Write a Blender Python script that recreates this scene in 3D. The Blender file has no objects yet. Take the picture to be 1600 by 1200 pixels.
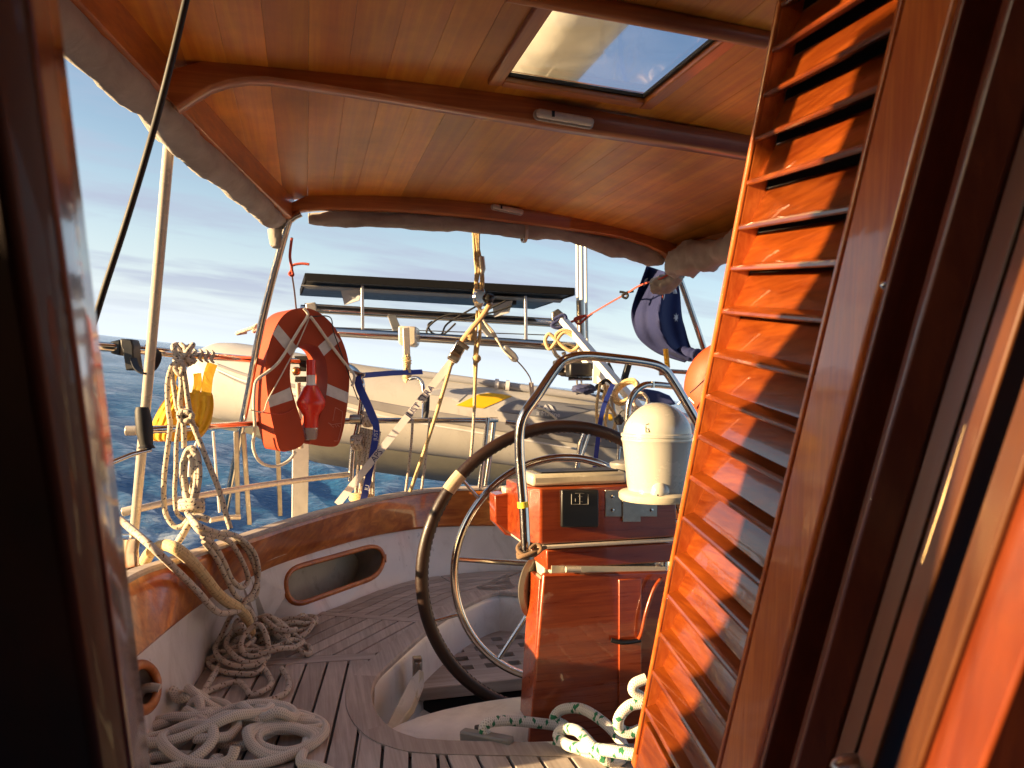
import bpy, bmesh, math, random
from mathutils import Vector, Matrix, Quaternion, noise
from mathutils.bvhtree import BVHTree
from mathutils.geometry import delaunay_2d_cdt
V = Vector
R = random.Random(7)
S = bpy.context.scene
COL = S.collection

# ---------------------------------------------------------------- camera, sky, sun, exposure
F = 1200.0                      # focal length in photo pixels (1600 wide)
PSI = math.radians(15)          # the camera looks 15 degrees off the boat's fore-and-aft line
CP, SP = math.cos(PSI), math.sin(PSI)
EYE = 2.35                      # metres of eye height above the sea

def c2b(x, y, z):               # camera-levelled axes -> boat axes (X athwartships, Y aft, Z up the boat)
    return V((x*CP + y*SP, -x*SP + y*CP, z))

UPB = c2b(0.114, -0.003, 0.9935).normalized()           # true vertical seen from the heeled boat
HEEL = UPB.rotation_difference(V((0, 0, 1))).to_matrix().to_4x4()
M = Matrix.Translation((0, 0, EYE)) @ HEEL

cam = bpy.data.cameras.new('camera'); camo = bpy.data.objects.new('camera', cam); COL.objects.link(camo)
cam.sensor_width = 36.0; cam.lens = 36.0*F/1600; cam.clip_start = 0.02; cam.clip_end = 9000
camo.matrix_world = M @ Matrix.Rotation(-PSI, 4, 'Z') @ Matrix.Rotation(math.pi/2, 4, 'X')
cam.dof.use_dof = True; cam.dof.focus_distance = 2.2; cam.dof.aperture_fstop = 27.0/2.6
S.camera = camo
S.render.resolution_x = 1024; S.render.resolution_y = 768

SUNB = c2b(-0.925, -0.31, 0.205).normalized()
SUNW = (HEEL.to_3x3() @ SUNB).normalized()
EL = math.asin(SUNW.z); AZ = math.atan2(SUNW.x, SUNW.y)
sun = bpy.data.lights.new('sun', 'SUN'); suno = bpy.data.objects.new('sun', sun); COL.objects.link(suno)
sun.energy = 4.6; sun.angle = math.radians(0.6); sun.color = (1.0, 0.70, 0.38)
suno.matrix_world = Matrix.Translation(SUNW*40) @ SUNW.to_track_quat('Z', 'Y').to_matrix().to_4x4()

W = bpy.data.worlds.new('World'); S.world = W; W.use_nodes = True
nt = W.node_tree; N_ = nt.nodes; L_ = nt.links; N_.clear()
out = N_.new('ShaderNodeOutputWorld'); bg = N_.new('ShaderNodeBackground'); bg.inputs[1].default_value = 0.088
sky = N_.new('ShaderNodeTexSky'); sky.sky_type = 'NISHITA'; sky.sun_disc = False
sky.sun_elevation = EL; sky.sun_rotation = AZ; sky.altitude = 10; sky.air_density = 1.0; sky.dust_density = 1.8; sky.ozone_density = 1.5
tc = N_.new('ShaderNodeTexCoord'); sep = N_.new('ShaderNodeSeparateXYZ'); L_.new(tc.outputs['Generated'], sep.inputs[0])
def wm(op, a, b=None, clamp=False):
    n = N_.new('ShaderNodeMath'); n.operation = op; n.use_clamp = clamp
    for i, v in enumerate((a, b)):
        if v is None: continue
        if isinstance(v, (int, float)): n.inputs[i].default_value = v
        else: L_.new(v, n.inputs[i])
    return n.outputs[0]
zz = wm('MAXIMUM', sep.outputs[2], 0.0); zc = wm('ADD', zz, 0.09)
cx = wm('DIVIDE', sep.outputs[0], zc); cy = wm('DIVIDE', sep.outputs[1], zc)
comb = N_.new('ShaderNodeCombineXYZ'); L_.new(cx, comb.inputs[0]); L_.new(cy, comb.inputs[1])
n1 = N_.new('ShaderNodeTexNoise'); n1.inputs['Scale'].default_value = 0.55; n1.inputs['Detail'].default_value = 7; n1.inputs['Roughness'].default_value = 0.58
mp = N_.new('ShaderNodeMapping'); mp.inputs['Location'].default_value = (3.1, 1.7, 0); mp.inputs['Scale'].default_value = (1.0, 1.9, 1); mp.inputs['Rotation'].default_value = (0, 0, 0.3)
L_.new(comb.outputs[0], mp.inputs[0]); L_.new(mp.outputs[0], n1.inputs['Vector'])
cr = N_.new('ShaderNodeValToRGB'); cr.color_ramp.elements[0].position = 0.44; cr.color_ramp.elements[1].position = 0.62
L_.new(n1.outputs[0], cr.inputs[0])
fade = wm('MULTIPLY', cr.outputs[0], wm('MULTIPLY', wm('SUBTRACT', sep.outputs[2], 0.015), 14.0, True))
fade = wm('MULTIPLY', fade, 0.85)
hs = N_.new('ShaderNodeMix'); hs.data_type = 'RGBA'; hs.blend_type = 'MIX'
hz = N_.new('ShaderNodeMix'); hz.data_type = 'RGBA'; hz.blend_type = 'MIX'     # pale band low over the sea
hf = wm('POWER', wm('SUBTRACT', 1.0, wm('MULTIPLY', zz, 2.1), True), 3.0)
L_.new(wm('MULTIPLY', hf, 0.75), hz.inputs['Factor']); L_.new(sky.outputs[0], hz.inputs['A'])
hl = N_.new('ShaderNodeMix'); hl.data_type = 'RGBA'; hl.blend_type = 'LIGHTEN'; hl.inputs['Factor'].default_value = 1.0; L_.new(sky.outputs[0], hl.inputs['A']); L_.new(hz.outputs['Result'], hl.inputs['B'])
hz.inputs['B'].default_value = (4.3, 4.45, 4.45, 1)
L_.new(fade, hs.inputs['Factor']); L_.new(hl.outputs['Result'], hs.inputs['A']); hs.inputs['B'].default_value = (1.85, 1.85, 2.05, 1)
tint = N_.new('ShaderNodeMix'); tint.data_type = 'RGBA'; tint.blend_type = 'MULTIPLY'; tint.inputs['Factor'].default_value = 1
L_.new(hs.outputs['Result'], tint.inputs['A']); tint.inputs['B'].default_value = (0.80, 0.88, 1.02, 1)
L_.new(tint.outputs['Result'], bg.inputs[0]); L_.new(bg.outputs[0], out.inputs[0])
vs = S.view_settings; S.display_settings.display_device = 'sRGB'
vs.view_transform = 'Standard'; vs.look = 'None'; vs.gamma = 1; vs.use_curve_mapping = False; vs.exposure = 1.97

# ---------------------------------------------------------------- pixel <-> boat helpers (photo pixels, 1600 x 1200)
def P(px, py, d): return c2b(d*(px-800)/F, d, -d*(py-600)/F)
def Zp(px, py, z): return P(px, py, z*F/(600-py))
def Ap(px, py, a):
    u = (px-800)/F
    return P(px, py, a/(CP-u*SP))
def PL(l, d=None): return [P(p[0], p[1], p[2] if len(p) > 2 else d) for p in l]
def ray(px, py): return P(px, py, 1.0).normalized()
def lerp(a, b, t): return a+(b-a)*t
def interp(x, xs, ys):
    if x <= xs[0]: return ys[0]
    for i in range(1, len(xs)):
        if x <= xs[i]: return lerp(ys[i-1], ys[i], (x-xs[i-1])/(xs[i]-xs[i-1]))
    return ys[-1]
def smooth(pts, n=6, closed=False):
    m = len(pts)
    if m < 3: return [V(p) for p in pts]
    o = []
    for i in range(m if closed else m-1):
        g = (lambda k: pts[k % m]) if closed else (lambda k: pts[max(0, min(m-1, k))])
        a, b, c, d = g(i-1), g(i), g(i+1), g(i+2)
        for k in range(n):
            t = k/n
            o.append(0.5*((2*b)+(c-a)*t+(2*a-5*b+4*c-d)*t*t+(3*b-a-3*c+d)*t*t*t))
    if not closed: o.append(V(pts[-1]))
    return o

# ---------------------------------------------------------------- mesh builder
OFF = {}
class MB:
    def __init__(s): s.v = []; s.f = []; s.uv = []; s.mi = []
    def face(s, idx, uv=None, mi=0): s.f.append(tuple(idx)); s.uv.append(uv); s.mi.append(mi)
    def add(s, vs, fs, mi=0):
        k = len(s.v); s.v += [V(p) for p in vs]
        for f in fs: s.face([k+i for i in f], None, mi)
        return s
    def tube(s, path, r=0.01, n=10, closed=False, caps=True, flat=1.0, up=None, mi=0, twist=0.0):
        m = len(path); path = [V(p) for p in path]
        rr = r if isinstance(r, (list, tuple)) else [r]*m
        T = []
        for i in range(m):
            a = path[(i-1) % m] if (closed or i > 0) else path[i]
            b = path[(i+1) % m] if (closed or i < m-1) else path[i]
            t = b-a
            T.append(t.normalized() if t.length > 1e-9 else V((0, 0, 1)))
        u = V(up) if up else (V((0, 0, 1)) if abs(T[0].z) < 0.9 else V((1, 0, 0)))
        u = (u-T[0]*u.dot(T[0])).normalized(); base = len(s.v); ln = 0; L = []
        for i in range(m):
            if i:
                u = T[i-1].rotation_difference(T[i]) @ u; u = (u-T[i]*u.dot(T[i])).normalized(); ln += (path[i]-path[i-1]).length
            L.append(ln); w = T[i].cross(u)
            for k in range(n):
                a = 2*math.pi*k/n + twist*ln
                s.v.append(path[i]+u*math.cos(a)*rr[i]+w*math.sin(a)*rr[i]*flat)
        for i in range(m if closed else m-1):
            j = (i+1) % m; l0 = L[i]; l1 = L[j] if j else ln+(path[0]-path[-1]).length
            for k in range(n):
                q = (k+1) % n
                s.face((base+i*n+k, base+i*n+q, base+j*n+q, base+j*n+k), ((l0, k/n), (l0, (k+1)/n), (l1, (k+1)/n), (l1, k/n)), mi)
        if caps and not closed:
            s.face([base+k for k in range(n)][::-1], None, mi); s.face([base+(m-1)*n+k for k in range(n)], None, mi)
        return s
    def hexa(s, p, mi=0):       # p: bottom loop of 4, top loop of 4
        return s.add(p, [(3, 2, 1, 0), (4, 5, 6, 7), (0, 1, 5, 4), (1, 2, 6, 5), (2, 3, 7, 6), (3, 0, 4, 7)], mi)
    def box(s, c, sz, rot=None, mi=0):
        c = V(c); h = V(sz)*0.5; m = rot or Matrix.Identity(3)
        q = [c + m @ V((x*h.x, y*h.y, z*h.z)) for z in (-1, 1) for x, y in ((-1, -1), (1, -1), (1, 1), (-1, 1))]
        return s.hexa(q, mi)
    def bar(s, a, b, w, t, up=(0, 0, 1), mi=0):       # rectangular bar a->b, w across, t along up
        a, b = V(a), V(b); d = (b-a).normalized(); u = V(up); u = (u-d*u.dot(d)).normalized(); x = d.cross(u)
        q = [e + x*sx*w/2 + u*sy*t/2 for e in (a, b) for sx, sy in ((-1, -1), (1, -1), (1, 1), (-1, 1))]
        return s.hexa(q, mi)
    def prism(s, poly, vec, mi=0):
        n = len(poly); vec = V(vec); p = [V(q) for q in poly]
        nrm = V((0, 0, 0))
        for i in range(n): nrm += p[i].cross(p[(i+1) % n])
        if nrm.dot(vec) < 0: p = p[::-1]
        return s.add(p+[q+vec for q in p], [tuple(range(n))[::-1], tuple(range(n, 2*n))]+[(i, (i+1) % n, n+(i+1) % n, n+i) for i in range(n)], mi)
    def loft(s, rows, close_u=False, close_v=False, mi=0, uv=False):
        n = len(rows[0]); m = len(rows); k = len(s.v)
        for r in rows: s.v += [V(p) for p in r]
        for i in range(m if close_v else m-1):
            j = (i+1) % m
            for a in range(n if close_u else n-1):
                b = (a+1) % n
                s.face((k+i*n+a, k+i*n+b, k+j*n+b, k+j*n+a), ((a/(n-1), i/(m-1)), ((a+1)/(n-1), i/(m-1)), ((a+1)/(n-1), (i+1)/(m-1)), (a/(n-1), (i+1)/(m-1))) if uv else None, mi)
        return s
    def lathe(s, prof, o, axis=(0, 0, 1), n=32, caps=True, mi=0):
        o = V(o); ax = V(axis).normalized(); u = ax.orthogonal().normalized(); w = ax.cross(u)
        rows = [[o+ax*h+(u*math.cos(2*math.pi*k/n)+w*math.sin(2*math.pi*k/n))*max(r, 1e-4) for k in range(n)] for r, h in prof]
        b = len(s.v); s.loft(rows, close_u=True, mi=mi)
        if caps:
            s.face([b+k for k in range(n)][::-1], None, mi); s.face([b+(len(prof)-1)*n+k for k in range(n)], None, mi)
        return s
    def ribbon(s, path, w, side, t=0.002, mi=0):       # flat strap: w wide along `side`
        path = [V(p) for p in path]; m = len(path); rows = []
        for i in range(m):
            T = (path[min(i+1, m-1)]-path[max(i-1, 0)]).normalized(); sd = V(side[i] if isinstance(side, list) else side); sd = (sd-T*sd.dot(T)).normalized(); nn = T.cross(sd)
            rows.append([path[i]-sd*w/2-nn*t/2, path[i]+sd*w/2-nn*t/2, path[i]+sd*w/2+nn*t/2, path[i]-sd*w/2+nn*t/2])
        b = len(s.v); s.loft(rows, close_u=True, mi=mi); s.face((b+3, b+2, b+1, b), None, mi); s.face([b+(m-1)*4+k for k in range(4)], None, mi)
        return s
    def blob(s, c, r, n=14, m=9, amp=0.0, fr=6, mi=0):
        c = V(c); r = V(r) if not isinstance(r, (int, float)) else V((r, r, r)); rows = []
        for i in range(m+1):
            t = math.pi*i/m; row = []
            for k in range(n):
                a = 2*math.pi*k/n; d = V((math.sin(t)*math.cos(a), math.sin(t)*math.sin(a), math.cos(t)))
                q = 1+amp*noise.noise(d*fr+c*7); row.append(c+V((d.x*r.x, d.y*r.y, d.z*r.z))*q)
            rows.append(row)
        return s.loft(rows, close_u=True, mi=mi)
    def mesh(s, name, off):
        me = bpy.data.meshes.new(name); me.from_pydata([p-off for p in s.v], [], s.f)
        if any(s.uv):
            ul = me.uv_layers.new(name='UVMap'); i = 0
            for f, u in zip(s.f, s.uv):
                for k in range(len(f)):
                    if u: ul.data[i].uv = u[k]
                    i += 1
        return me
    def build(s, name, mat, parent=None, origin=None, smooth_deg=35, bevel=0.0, subs=0, seg=2, fix=True):
        if parent is not None: off = OFF[parent.name]
        else:
            if origin is None:
                lo = V((min(p.x for p in s.v), min(p.y for p in s.v), min(p.z for p in s.v))); hi = V((max(p.x for p in s.v), max(p.y for p in s.v), max(p.z for p in s.v)))
                origin = V(((lo.x+hi.x)/2, (lo.y+hi.y)/2, lo.z))
            off = V(origin)
        me = s.mesh(name, off)
        mats = mat if isinstance(mat, (list, tuple)) else [mat]
        for m_ in mats: me.materials.append(m_)
        for p, mi in zip(me.polygons, s.mi): p.material_index = mi
        if fix:
            bm = bmesh.new(); bm.from_mesh(me); bmesh.ops.recalc_face_normals(bm, faces=bm.faces); bm.to_mesh(me); bm.free()
        if smooth_deg:
            me.polygons.foreach_set('use_smooth', [True]*len(me.polygons)); me.set_sharp_from_angle(angle=math.radians(smooth_deg))
        o = bpy.data.objects.new(name, me); COL.objects.link(o)
        if parent is not None: o.parent = parent
        else: o.location = off
        OFF[o.name] = off
        if bevel:
            b = o.modifiers.new('bevel', 'BEVEL'); b.width = bevel; b.segments = seg; b.limit_method = 'ANGLE'; b.angle_limit = math.radians(40); b.harden_normals = False
        if subs:
            b = o.modifiers.new('subdivision', 'SUBSURF'); b.levels = subs; b.render_levels = subs
        return o

def thing(name, label, cat, loc, group=None):
    o = bpy.data.objects.new(name, None); COL.objects.link(o); o.location = V(loc); o.empty_display_size = 0.05
    OFF[o.name] = V(loc); return tag(o, label, cat, group)
def tag(o, label, cat, group=None, kind=None):
    if label: o['label'] = label
    if cat: o['category'] = cat
    if group: o['group'] = group
    if kind: o['kind'] = kind
    return o
def struct(o): o['kind'] = 'structure'; return o

# ---------------------------------------------------------------- materials
class NT:
    def __init__(s, name):
        s.m = bpy.data.materials.new(name); s.m.use_nodes = True; s.t = s.m.node_tree; s.b = s.t.nodes['Principled BSDF']; s.o = s.t.nodes['Material Output']
    def n(s, t, **k):
        x = s.t.nodes.new(t)
        for a, v in k.items():
            if a.startswith('i_'):
                key = a[2:]; key = int(key) if key.isdigit() else key.replace('_', ' ')
                if hasattr(v, 'is_linked') or isinstance(v, bpy.types.NodeSocket): s.t.links.new(v, x.inputs[key])
                else: x.inputs[key].default_value = v
            else: setattr(x, a, v)
        return x
    def math(s, op, a, b=0.0, clamp=False): return s.n('ShaderNodeMath', operation=op, use_clamp=clamp, i_0=a, i_1=b).outputs[0]
    def ramp(s, fac, stops):
        r = s.n('ShaderNodeValToRGB', i_0=fac); e = r.color_ramp.elements
        while len(e) < len(stops): e.new(0.5)
        for el, (p, c) in zip(e, stops): el.position = p; el.color = (*c, 1) if len(c) == 3 else c
        return r.outputs[0]
    def mix(s, f, a, b, blend='MIX'):
        x = s.t.nodes.new('ShaderNodeMix'); x.data_type = 'RGBA'; x.blend_type = blend
        for key, v in (('Factor', f), ('A', a), ('B', b)):
            if isinstance(v, bpy.types.NodeSocket): s.t.links.new(v, x.inputs[key])
            else: x.inputs[key].default_value = v if key == 'Factor' else (*v, 1) if len(v) == 3 else v
        return x.outputs['Result']
    def set(s, **k):
        for a, v in k.items():
            key = a.replace('_', ' ')
            if isinstance(v, bpy.types.NodeSocket): s.t.links.new(v, s.b.inputs[key])
            else: s.b.inputs[key].default_value = (*v, 1) if isinstance(v, tuple) and len(v) == 3 and 'Color' in key or (isinstance(v, tuple) and len(v) == 3 and 'Tint' in key) else v
        return s
    def coord(s, kind='Object', scale=(1, 1, 1), loc=(0, 0, 0), rot=(0, 0, 0), rnd=False):
        tc = s.n('ShaderNodeTexCoord'); src = tc.outputs[kind]
        if rnd:
            oi = s.n('ShaderNodeObjectInfo'); sc = s.n('ShaderNodeVectorMath', operation='SCALE'); cb = s.n('ShaderNodeCombineXYZ', i_0=oi.outputs['Random'], i_1=oi.outputs['Random'], i_2=oi.outputs['Random'])
            s.t.links.new(cb.outputs[0], sc.inputs[0]); sc.inputs['Scale'].default_value = 37.0
            ad = s.n('ShaderNodeVectorMath', operation='ADD', i_0=src, i_1=sc.outputs[0]); src = ad.outputs[0]
        mp = s.n('ShaderNodeMapping', i_Vector=src, i_Scale=scale, i_Location=loc, i_Rotation=rot)
        return mp.outputs[0]
    def noise(s, vec, scale=5, detail=5, rough=0.55, dist=0.0):
        return s.n('ShaderNodeTexNoise', i_Vector=vec, i_Scale=scale, i_Detail=detail, i_Roughness=rough, i_Distortion=dist).outputs[0]
    def bump(s, h, strength=0.3, dist=0.002):
        b = s.n('ShaderNodeBump', i_Height=h, i_Strength=strength, i_Distance=dist); s.t.links.new(b.outputs[0], s.b.inputs['Normal']); return s

def plain(name, col, rough=0.5, metal=0.0, var=0.12, vs=9, bump=0.0, bs=60, coat=0.0, sheen=0.0, rvar=0.12, dirt=0.0):
    t = NT(name); v = t.coord(); a = t.noise(v, vs, 5)
    c = t.mix(1.0, col, t.ramp(a, [(0.25, (1-var,)*3), (0.75, (1+var*0.5,)*3)]), 'MULTIPLY')
    if dirt:
        dn = t.ramp(t.noise(t.coord(scale=(1, 1, 0.45)), 6.5, 9, 0.72, 0.8), [(0.50, (0, 0, 0)), (0.72, (1, 1, 1))])
        sk_ = t.ramp(t.noise(t.coord(scale=(1, 1, 0.2), rot=(0.4, 0.3, 0)), 55, 5, 0.6), [(0.66, (0, 0, 0)), (0.70, (1, 1, 1))])
        c = t.mix(t.math('MULTIPLY', dn, dirt), c, tuple(x*0.45*y for x, y in zip(col, (1.0, 0.86, 0.68)))); c = t.mix(t.math('MULTIPLY', sk_, dirt*0.7), c, tuple(x*0.3 for x in col))
    t.set(Base_Color=c, Metallic=metal, Coat_Weight=coat, Coat_Roughness=0.08, Sheen_Weight=sheen)
    t.set(Roughness=t.math('ADD', t.math('MULTIPLY', t.noise(v, vs*2.3, 4), rvar*2), max(0.02, rough-rvar)))
    if bump: t.bump(t.noise(v, bs, 4), bump, 0.002)
    return t.m

def wood(name, dark, light, axis=1, fine=140.0, long=3.5, rough=0.32, coat=0.8, crough=0.06, bump=0.15, rnd=0.35, blotch=0.3, rot=(0, 0, 0), wear=0.0):
    t = NT(name)
    sc = [fine, fine, fine]; sc[axis] = long
    v = t.coord(scale=tuple(sc), rot=rot, rnd=True); g = t.noise(v, 1.0, 6, 0.62, 0.6)
    sc2 = [fine*0.16]*3; sc2[axis] = long*0.35
    g2 = t.noise(t.coord(scale=tuple(sc2), rot=rot, rnd=True), 1.0, 4, 0.5, 1.5)
    k = t.math('ADD', t.math('MULTIPLY', g, 0.55), t.math('MULTIPLY', g2, 0.45))
    c = t.ramp(k, [(0.36, dark), (0.5, tuple(lerp(a, b, 0.45) for a, b in zip(dark, light))), (0.64, light)])
    bl = t.noise(t.coord(), 3.1, 5, 0.6)
    c = t.mix(1.0, c, t.ramp(bl, [(0.3, (1-blotch,)*3), (0.7, (1.0+blotch*0.4,)*3)]), 'MULTIPLY')
    oi = t.n('ShaderNodeObjectInfo')
    c = t.mix(1.0, c, t.ramp(oi.outputs['Random'], [(0.0, (1-rnd, 1-rnd*1.1, 1-rnd*1.2)), (1.0, (1+rnd*0.35, 1+rnd*0.35, 1+rnd*0.3))]), 'MULTIPLY')
    if wear:
        w = t.ramp(t.noise(t.coord(), 14, 7, 0.7), [(0.60, (0, 0, 0)), (0.66, (1, 1, 1))])
        c = t.mix(t.math('MULTIPLY', w, wear), c, (0.34, 0.20, 0.10))
    t.set(Base_Color=c, Coat_Weight=coat, Coat_Roughness=crough, Coat_IOR=1.5, Roughness=t.math('ADD', t.math('MULTIPLY', g, 0.25), rough-0.1))
    t.bump(k, bump, 0.0015)
    bb = t.n('ShaderNodeBump', i_Height=t.noise(t.coord(), 38, 3, 0.5), i_Strength=0.07, i_Distance=0.003)
    t.t.links.new(bb.outputs[0], t.b.inputs['Coat Normal'])
    return t.m

def rope_mat(name, base, fleck=None, pitch=0.010, fd=0.86, rough=0.8, dirt=(0.55, 0.42, 0.28)):
    t = NT(name); uv = t.n('ShaderNodeUVMap'); sp = t.n('ShaderNodeSeparateXYZ', i_0=uv.outputs[0])
    u, v = sp.outputs[0], sp.outputs[1]; TAU = 2*math.pi
    def wav(ku, kv): return t.math('SINE', t.math('ADD', t.math('MULTIPLY', u, TAU*ku), t.math('MULTIPLY', v, TAU*kv)))
    a, b = wav(1/pitch, 3), wav(1/pitch, -3)
    h = t.math('MAXIMUM', t.math('ABSOLUTE', a), t.math('ABSOLUTE', b))
    c = t.mix(1.0, base, t.ramp(h, [(0.55, (0.55, 0.52, 0.48)), (1.0, (1.08,)*3)]), 'MULTIPLY')
    ob = t.noise(t.coord(), 7, 4)
    c = t.mix(t.math('MULTIPLY', t.ramp(ob, [(0.4, (0, 0, 0)), (0.75, (1, 1, 1))]), 0.35), c, tuple(x*y for x, y in zip(base, dirt)))
    if fleck:
        f1 = t.math('MULTIPLY', t.math('GREATER_THAN', wav(0.14/pitch, 1), fd), t.math('GREATER_THAN', wav(0.52/pitch, -1), 0.1))
        f2 = t.math('MULTIPLY', t.math('GREATER_THAN', wav(0.14/pitch, -1), fd), t.math('GREATER_THAN', wav(0.47/pitch, 1), 0.1))
        c = t.mix(t.math('MAXIMUM', f1, f2), c, fleck)
    t.set(Base_Color=c, Roughness=rough, Sheen_Weight=0.2); t.bump(h, 0.6, 0.0015); return t.m

def cloth(name, col, rough=0.85, weave=900, var=0.18, bump=0.25, fold=14, sheen=0.2, trans=0.0):
    t = NT(name); v = t.coord()
    a = t.noise(v, 8, 6, 0.6); c = t.mix(1.0, col, t.ramp(a, [(0.3, (1-var,)*3), (0.7, (1+var*0.4,)*3)]), 'MULTIPLY')
    h = t.math('ADD', t.math('MULTIPLY', t.noise(v, fold, 4, 0.5, 1.0), 1.0), t.math('MULTIPLY', t.noise(v, weave, 2), 0.05))
    t.set(Base_Color=c, Roughness=rough, Sheen_Weight=sheen); t.bump(h, bump, 0.01)
    if trans:
        tr = t.n('ShaderNodeBsdfTranslucent'); t.t.links.new(c, tr.inputs[0]); mx = t.n('ShaderNodeMixShader', i_0=trans, i_1=t.b.outputs[0], i_2=tr.outputs[0]); t.t.links.new(mx.outputs[0], t.o.inputs[0])
    return t.m

M_CEIL = wood('ceiling_wood', (0.74, 0.20, 0.012), (1.0, 0.43, 0.042), axis=1, fine=50, long=1.4, rough=0.4, coat=0.25, crough=0.22, rnd=0.36, blotch=0.36)
M_BEAM = wood('beam_wood', (0.40, 0.095, 0.014), (0.70, 0.23, 0.040), axis=0, fine=70, long=3, rough=0.38, coat=0.5, crough=0.14, rnd=0.1)
M_TRIM = wood('trim_wood', (0.40, 0.095, 0.014), (0.70, 0.23, 0.040), axis=1, fine=70, long=3, rough=0.38, coat=0.5, crough=0.14, rnd=0.15)
M_CAP = wood('coaming_varnish', (0.36, 0.075, 0.010), (0.80, 0.28, 0.050), axis=0, fine=34, long=3.5, rough=0.35, coat=0.9, crough=0.09, rnd=0.12, blotch=0.40, wear=0.12)
M_DOOR = wood('door_varnish', (0.13, 0.019, 0.002), (0.29, 0.062, 0.005), axis=1, fine=170, long=10, rough=0.3, coat=1.0, crough=0.05, bump=0.5, rnd=0.34, blotch=0.35)
M_STILE = wood('stile_varnish', (0.46, 0.080, 0.010), (0.72, 0.19, 0.028), axis=2, fine=150, long=6, rough=0.3, coat=1.0, crough=0.06, bump=0.3, rnd=0.1, blotch=0.2)
M_FRAME = wood('frame_varnish', (0.14, 0.020, 0.005), (0.26, 0.048, 0.010), axis=2, fine=60, long=4, rough=0.4, coat=0.7, crough=0.14, rnd=0.1)
M_GLOSS = wood('gloss_varnish', (0.09, 0.014, 0.005), (0.19, 0.034, 0.010), axis=2, fine=60, long=4, rough=0.3, coat=1.0, crough=0.10, rnd=0.1)
M_GLOSS.node_tree.nodes['Principled BSDF'].inputs['Coat IOR'].default_value = 1.8
M_JAMB = wood('jamb_varnish', (0.07, 0.018, 0.003), (0.15, 0.048, 0.008), axis=2, fine=40, long=4, rough=0.45, coat=0.35, crough=0.2, rnd=0.1)
M_PED = wood('pedestal_varnish', (0.20, 0.024, 0.005), (0.38, 0.070, 0.012), axis=0, fine=110, long=5, rough=0.28, coat=1.0, crough=0.05, bump=0.2, rnd=0.12, blotch=0.2)
M_TEAK = wood('bare_teak', (0.40, 0.330, 0.28), (0.62, 0.54, 0.475), axis=1, fine=120, long=4, rough=0.75, coat=0.0, bump=0.5, rnd=0.22, blotch=0.18)
M_TEAKX = wood('bare_teak_cross', (0.40, 0.330, 0.28), (0.62, 0.54, 0.475), axis=0, fine=120, long=4, rough=0.75, coat=0.0, bump=0.5, rnd=0.15, blotch=0.18)
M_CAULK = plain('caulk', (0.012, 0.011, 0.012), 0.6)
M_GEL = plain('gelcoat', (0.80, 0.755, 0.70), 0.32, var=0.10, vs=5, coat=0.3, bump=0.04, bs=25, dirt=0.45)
M_GELD = plain('gelcoat_dark', (0.42, 0.38, 0.34), 0.45, var=0.3, vs=12, bump=0.1, bs=30)  # darker, more mottled gelcoat for the locker recesses
M_CREAM = plain('cream_paint', (0.58, 0.52, 0.39), 0.3, var=0.08, coat=0.4, dirt=0.35)
M_WHITE = plain('white_paint', (0.78, 0.74, 0.66), 0.35, var=0.12, vs=20, dirt=0.4)
M_STEEL = plain('stainless', (0.62, 0.59, 0.55), 0.16, metal=1.0, var=0.1, vs=40, rvar=0.06)
M_STEELD = plain('stainless_dull', (0.40, 0.36, 0.31), 0.34, metal=1.0, var=0.25, vs=50, bump=0.1)
M_ALU = plain('aluminium', (0.60, 0.59, 0.58), 0.38, metal=0.85, var=0.12, vs=20)
M_TAN = plain('painted_tube', (0.60, 0.52, 0.41), 0.28, metal=0.15, var=0.08, coat=0.4)
M_BLACK = plain('black_plastic', (0.007, 0.007, 0.008), 0.42, var=0.2, bump=0.05)
M_BLACKR = plain('black_rubber', (0.02, 0.018, 0.016), 0.6, var=0.3)
M_CANVAS = cloth('grey_canvas', (0.42, 0.365, 0.30), var=0.3, bump=0.5, fold=18)
M_CANVAS2 = cloth('cream_canvas', (0.62, 0.55, 0.42), var=0.15, bump=0.3)
M_BAG = cloth('yellow_cloth', (0.85, 0.50, 0.02), var=0.22, bump=0.7, fold=20, trans=0.25)
M_FLAG = cloth('navy_cloth', (0.012, 0.018, 0.085), var=0.1, bump=0.3, trans=0.15, sheen=0.0)
M_BLUE = cloth('blue_webbing', (0.012, 0.035, 0.28), rough=0.6, var=0.1, bump=0.1, sheen=0.1)
M_NAVY = cloth('navy_cover', (0.012, 0.02, 0.10), rough=0.7, var=0.2)
M_GREYW = cloth('grey_webbing', (0.66, 0.60, 0.58), rough=0.6, var=0.1, bump=0.1, sheen=0.1)
M_RED = plain('red_foam', (0.36, 0.042, 0.004), 0.7, var=0.15, vs=7, bump=0.08, bs=30, rvar=0.1)
M_ORANGE = plain('orange_vinyl', (0.42, 0.050, 0.001), 0.6, var=0.1, vs=7, bump=0.1, bs=20)
M_REDP = plain('red_plastic', (0.72, 0.035, 0.015), 0.3, var=0.06, coat=0.3)
M_TAPE = plain('reflective_tape', (0.62, 0.58, 0.54), 0.4, var=0.2, vs=30)
M_TUBE = plain('dinghy_fabric', (0.50, 0.48, 0.44), 0.42, var=0.07, vs=4, bump=0.12, bs=9, dirt=0.3)
M_HULL = plain('dinghy_hull', (0.22, 0.21, 0.17), 0.5, var=0.15)
M_STRAKE = plain('dinghy_strake', (0.26, 0.25, 0.25), 0.5, var=0.15)
M_YEL = plain('yellow_patch', (0.80, 0.46, 0.01), 0.4, var=0.05)
M_GRY = plain('grey_patch', (0.20, 0.21, 0.24), 0.4, var=0.05)
M_LGRY = plain('light_grey_patch', (0.36, 0.36, 0.38), 0.4, var=0.05)
M_PRINT = plain('white_print', (0.72, 0.70, 0.68), 0.5)
M_INK = plain('navy_print', (0.01, 0.015, 0.10), 0.6)
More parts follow.
